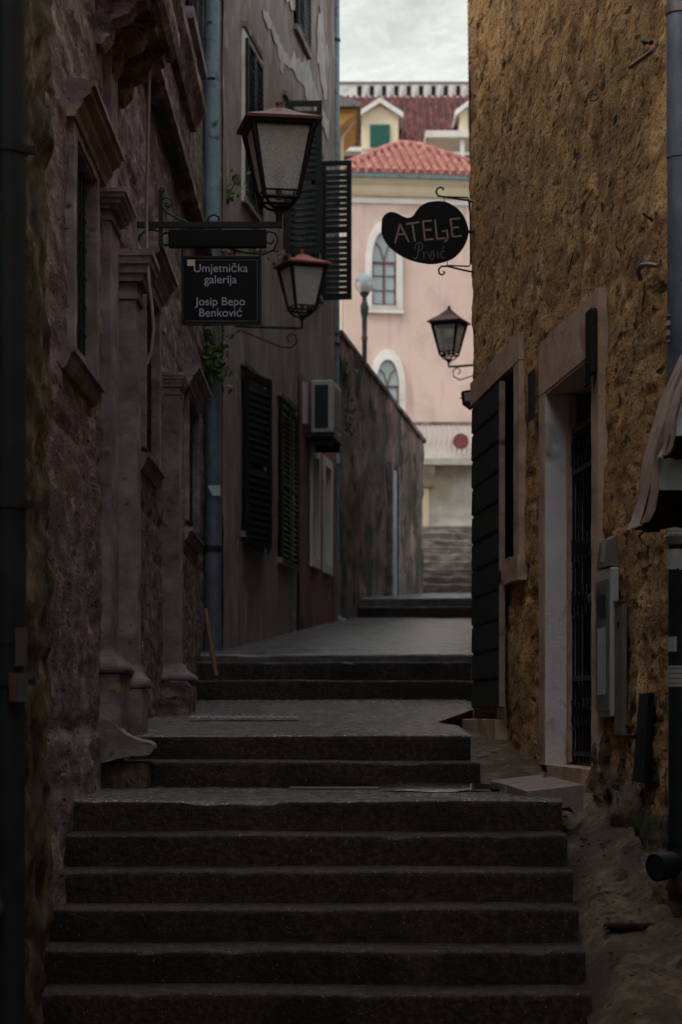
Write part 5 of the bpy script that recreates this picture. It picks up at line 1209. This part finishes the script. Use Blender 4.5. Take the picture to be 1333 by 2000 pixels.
# ------------------------------------------------------------------ stone blocks on the landing
def blockthing(FL, FR, BL, BR, Yf, Yb, zb, label, hollow=False):
    a, b_, c, d = at(*FL, Yf), at(*FR, Yf), at(*BR, Yb), at(*BL, Yb)
    t = thing('stone_block', ((a.x + b_.x) / 2, (Yf + Yb) / 2, zb), label, 'block', 'pale blocks beside the iron door')
    f = MB(); th = Vector((0, 0, -.11 if hollow else -.06)); f.hexa([p + th for p in (a, b_, c, d)] + [a, b_, c, d])
    if hollow:
        e = b_.lerp(a, .16); g_ = c.lerp(d, .16); lo = lambda p: Vector((p.x, p.y, zb)); k = th + Vector((0, 0, -.002))
        f.hexa([lo(e), lo(b_), lo(c), lo(g_), e + k, b_ + k, c + k, g_ + k])
        e1 = b_.lerp(a, .24); g1 = c.lerp(d, .24); m_ = Vector((0, 0, -.035)) + k
        f.hexa([e.lerp(e + m_, 1.0), e + m_ + Vector((.001, 0, 0)), g_ + m_ + Vector((.001, 0, 0)), g_ + m_, e1 + k, e + k, g_ + k, g1 + k])
        e = a.lerp(b_, .45); g_ = d.lerp(c, .45); f.hexa([lo(a), lo(e), lo(g_), lo(d), a + k, e + k, g_ + k, d + k])
    f.build('slab', 'slab', t, bevel=.008)
blockthing((1030, 1546), (1140, 1533), (990, 1533), (1078, 1517), 12.0, 12.45, 1.095, 'larger pale rosy block with an arched hollow, nearest the steps', True)
blockthing((985, 1531), (1062, 1523), (957, 1524), (1062, 1512), 12.5, 12.9, 1.13, 'smaller pale rosy block just behind the larger one')
b = MB()
for i in range(70):
    x = random.uniform(1.2, 1.5); y = random.uniform(9.6, 12.6); r = random.uniform(.004, .012)
    blob(b, (x, y, rz(y) + .01), (r, r, r * .6), i)
o = b.build('gravel', 'ramp'); o['kind'] = 'stuff'; o['label'] = 'loose grit scattered on the cement ramp'
f = MB()
for q in range(9): blob(f, (1.26 + .028 * q, 10.55 + .02 * math.sin(q * 2.1), rz(10.55) + .012), (.03 + .01 * math.sin(q), .025, .016), q * 3)
tag(origin(f.build('crack_blobs', 'underdark')), 'row of dark blobs standing in for a crack in the ramp below the downpipe elbow', 'crack')  # flat dark blobs stand in for a dark crack

# ------------------------------------------------------------------ vines
def vine(label, pts, n_l, spread, size, Y, dark=False):
    c = at(pts[0][0], pts[0][1], Y); t = thing('vine', c, label, 'vine', 'vines around the grey house corner')
    P3 = [at(x, y, Y) for x, y in pts]
    f = MB(); f.tube(P3, .008, 5); f.build('stem', 'stem', t)
    f = MB()
    for i in range(n_l):
        k = random.random() * (len(P3) - 1); a = P3[int(k)].lerp(P3[min(int(k) + 1, len(P3) - 1)], k % 1)
        a = a + Vector((random.gauss(0, spread), random.gauss(0, spread * .5), random.gauss(0, spread)))
        u = Vector((random.gauss(0, 1), random.gauss(0, 1), random.gauss(0, 1))).normalized(); v = u.orthogonal().normalized(); s_ = size * random.uniform(.6, 1.3)
        f.add([a - u * s_, a - v * s_ * .6 + u * s_ * .1, a + u * s_, a + v * s_ * .6 + u * s_ * .1], [(0, 1, 2, 3)])
    f.build('leaves', 'leaf', t, recalc=False)
vine('leafy vine sprouting left of the wide downpipe', [(388, 420), (391, 380), (390, 330)], 90, .05, .035, 23.6)
vine('sparse vine spray on the grey wall right of the wide downpipe', [(440, 400), (452, 370), (462, 350), (470, 362)], 60, .06, .035, 23.9)
vine('vine leaves showing between the iron arm and gallery sign', [(425, 490), (450, 495), (480, 493), (545, 490)], 80, .05, .035, 23.5)
vine('dark mass of vine hanging below the gallery sign', [(410, 640), (420, 680), (415, 720), (432, 730)], 240, .085, .04, 23.2)
vine('small vine tuft growing on top of the mossy wall', [(672, 700), (680, 760), (676, 830), (690, 850)], 60, .06, .05, 33.9)
for o in bpy.data.objects:
    if '_l' in o: del o['_l']
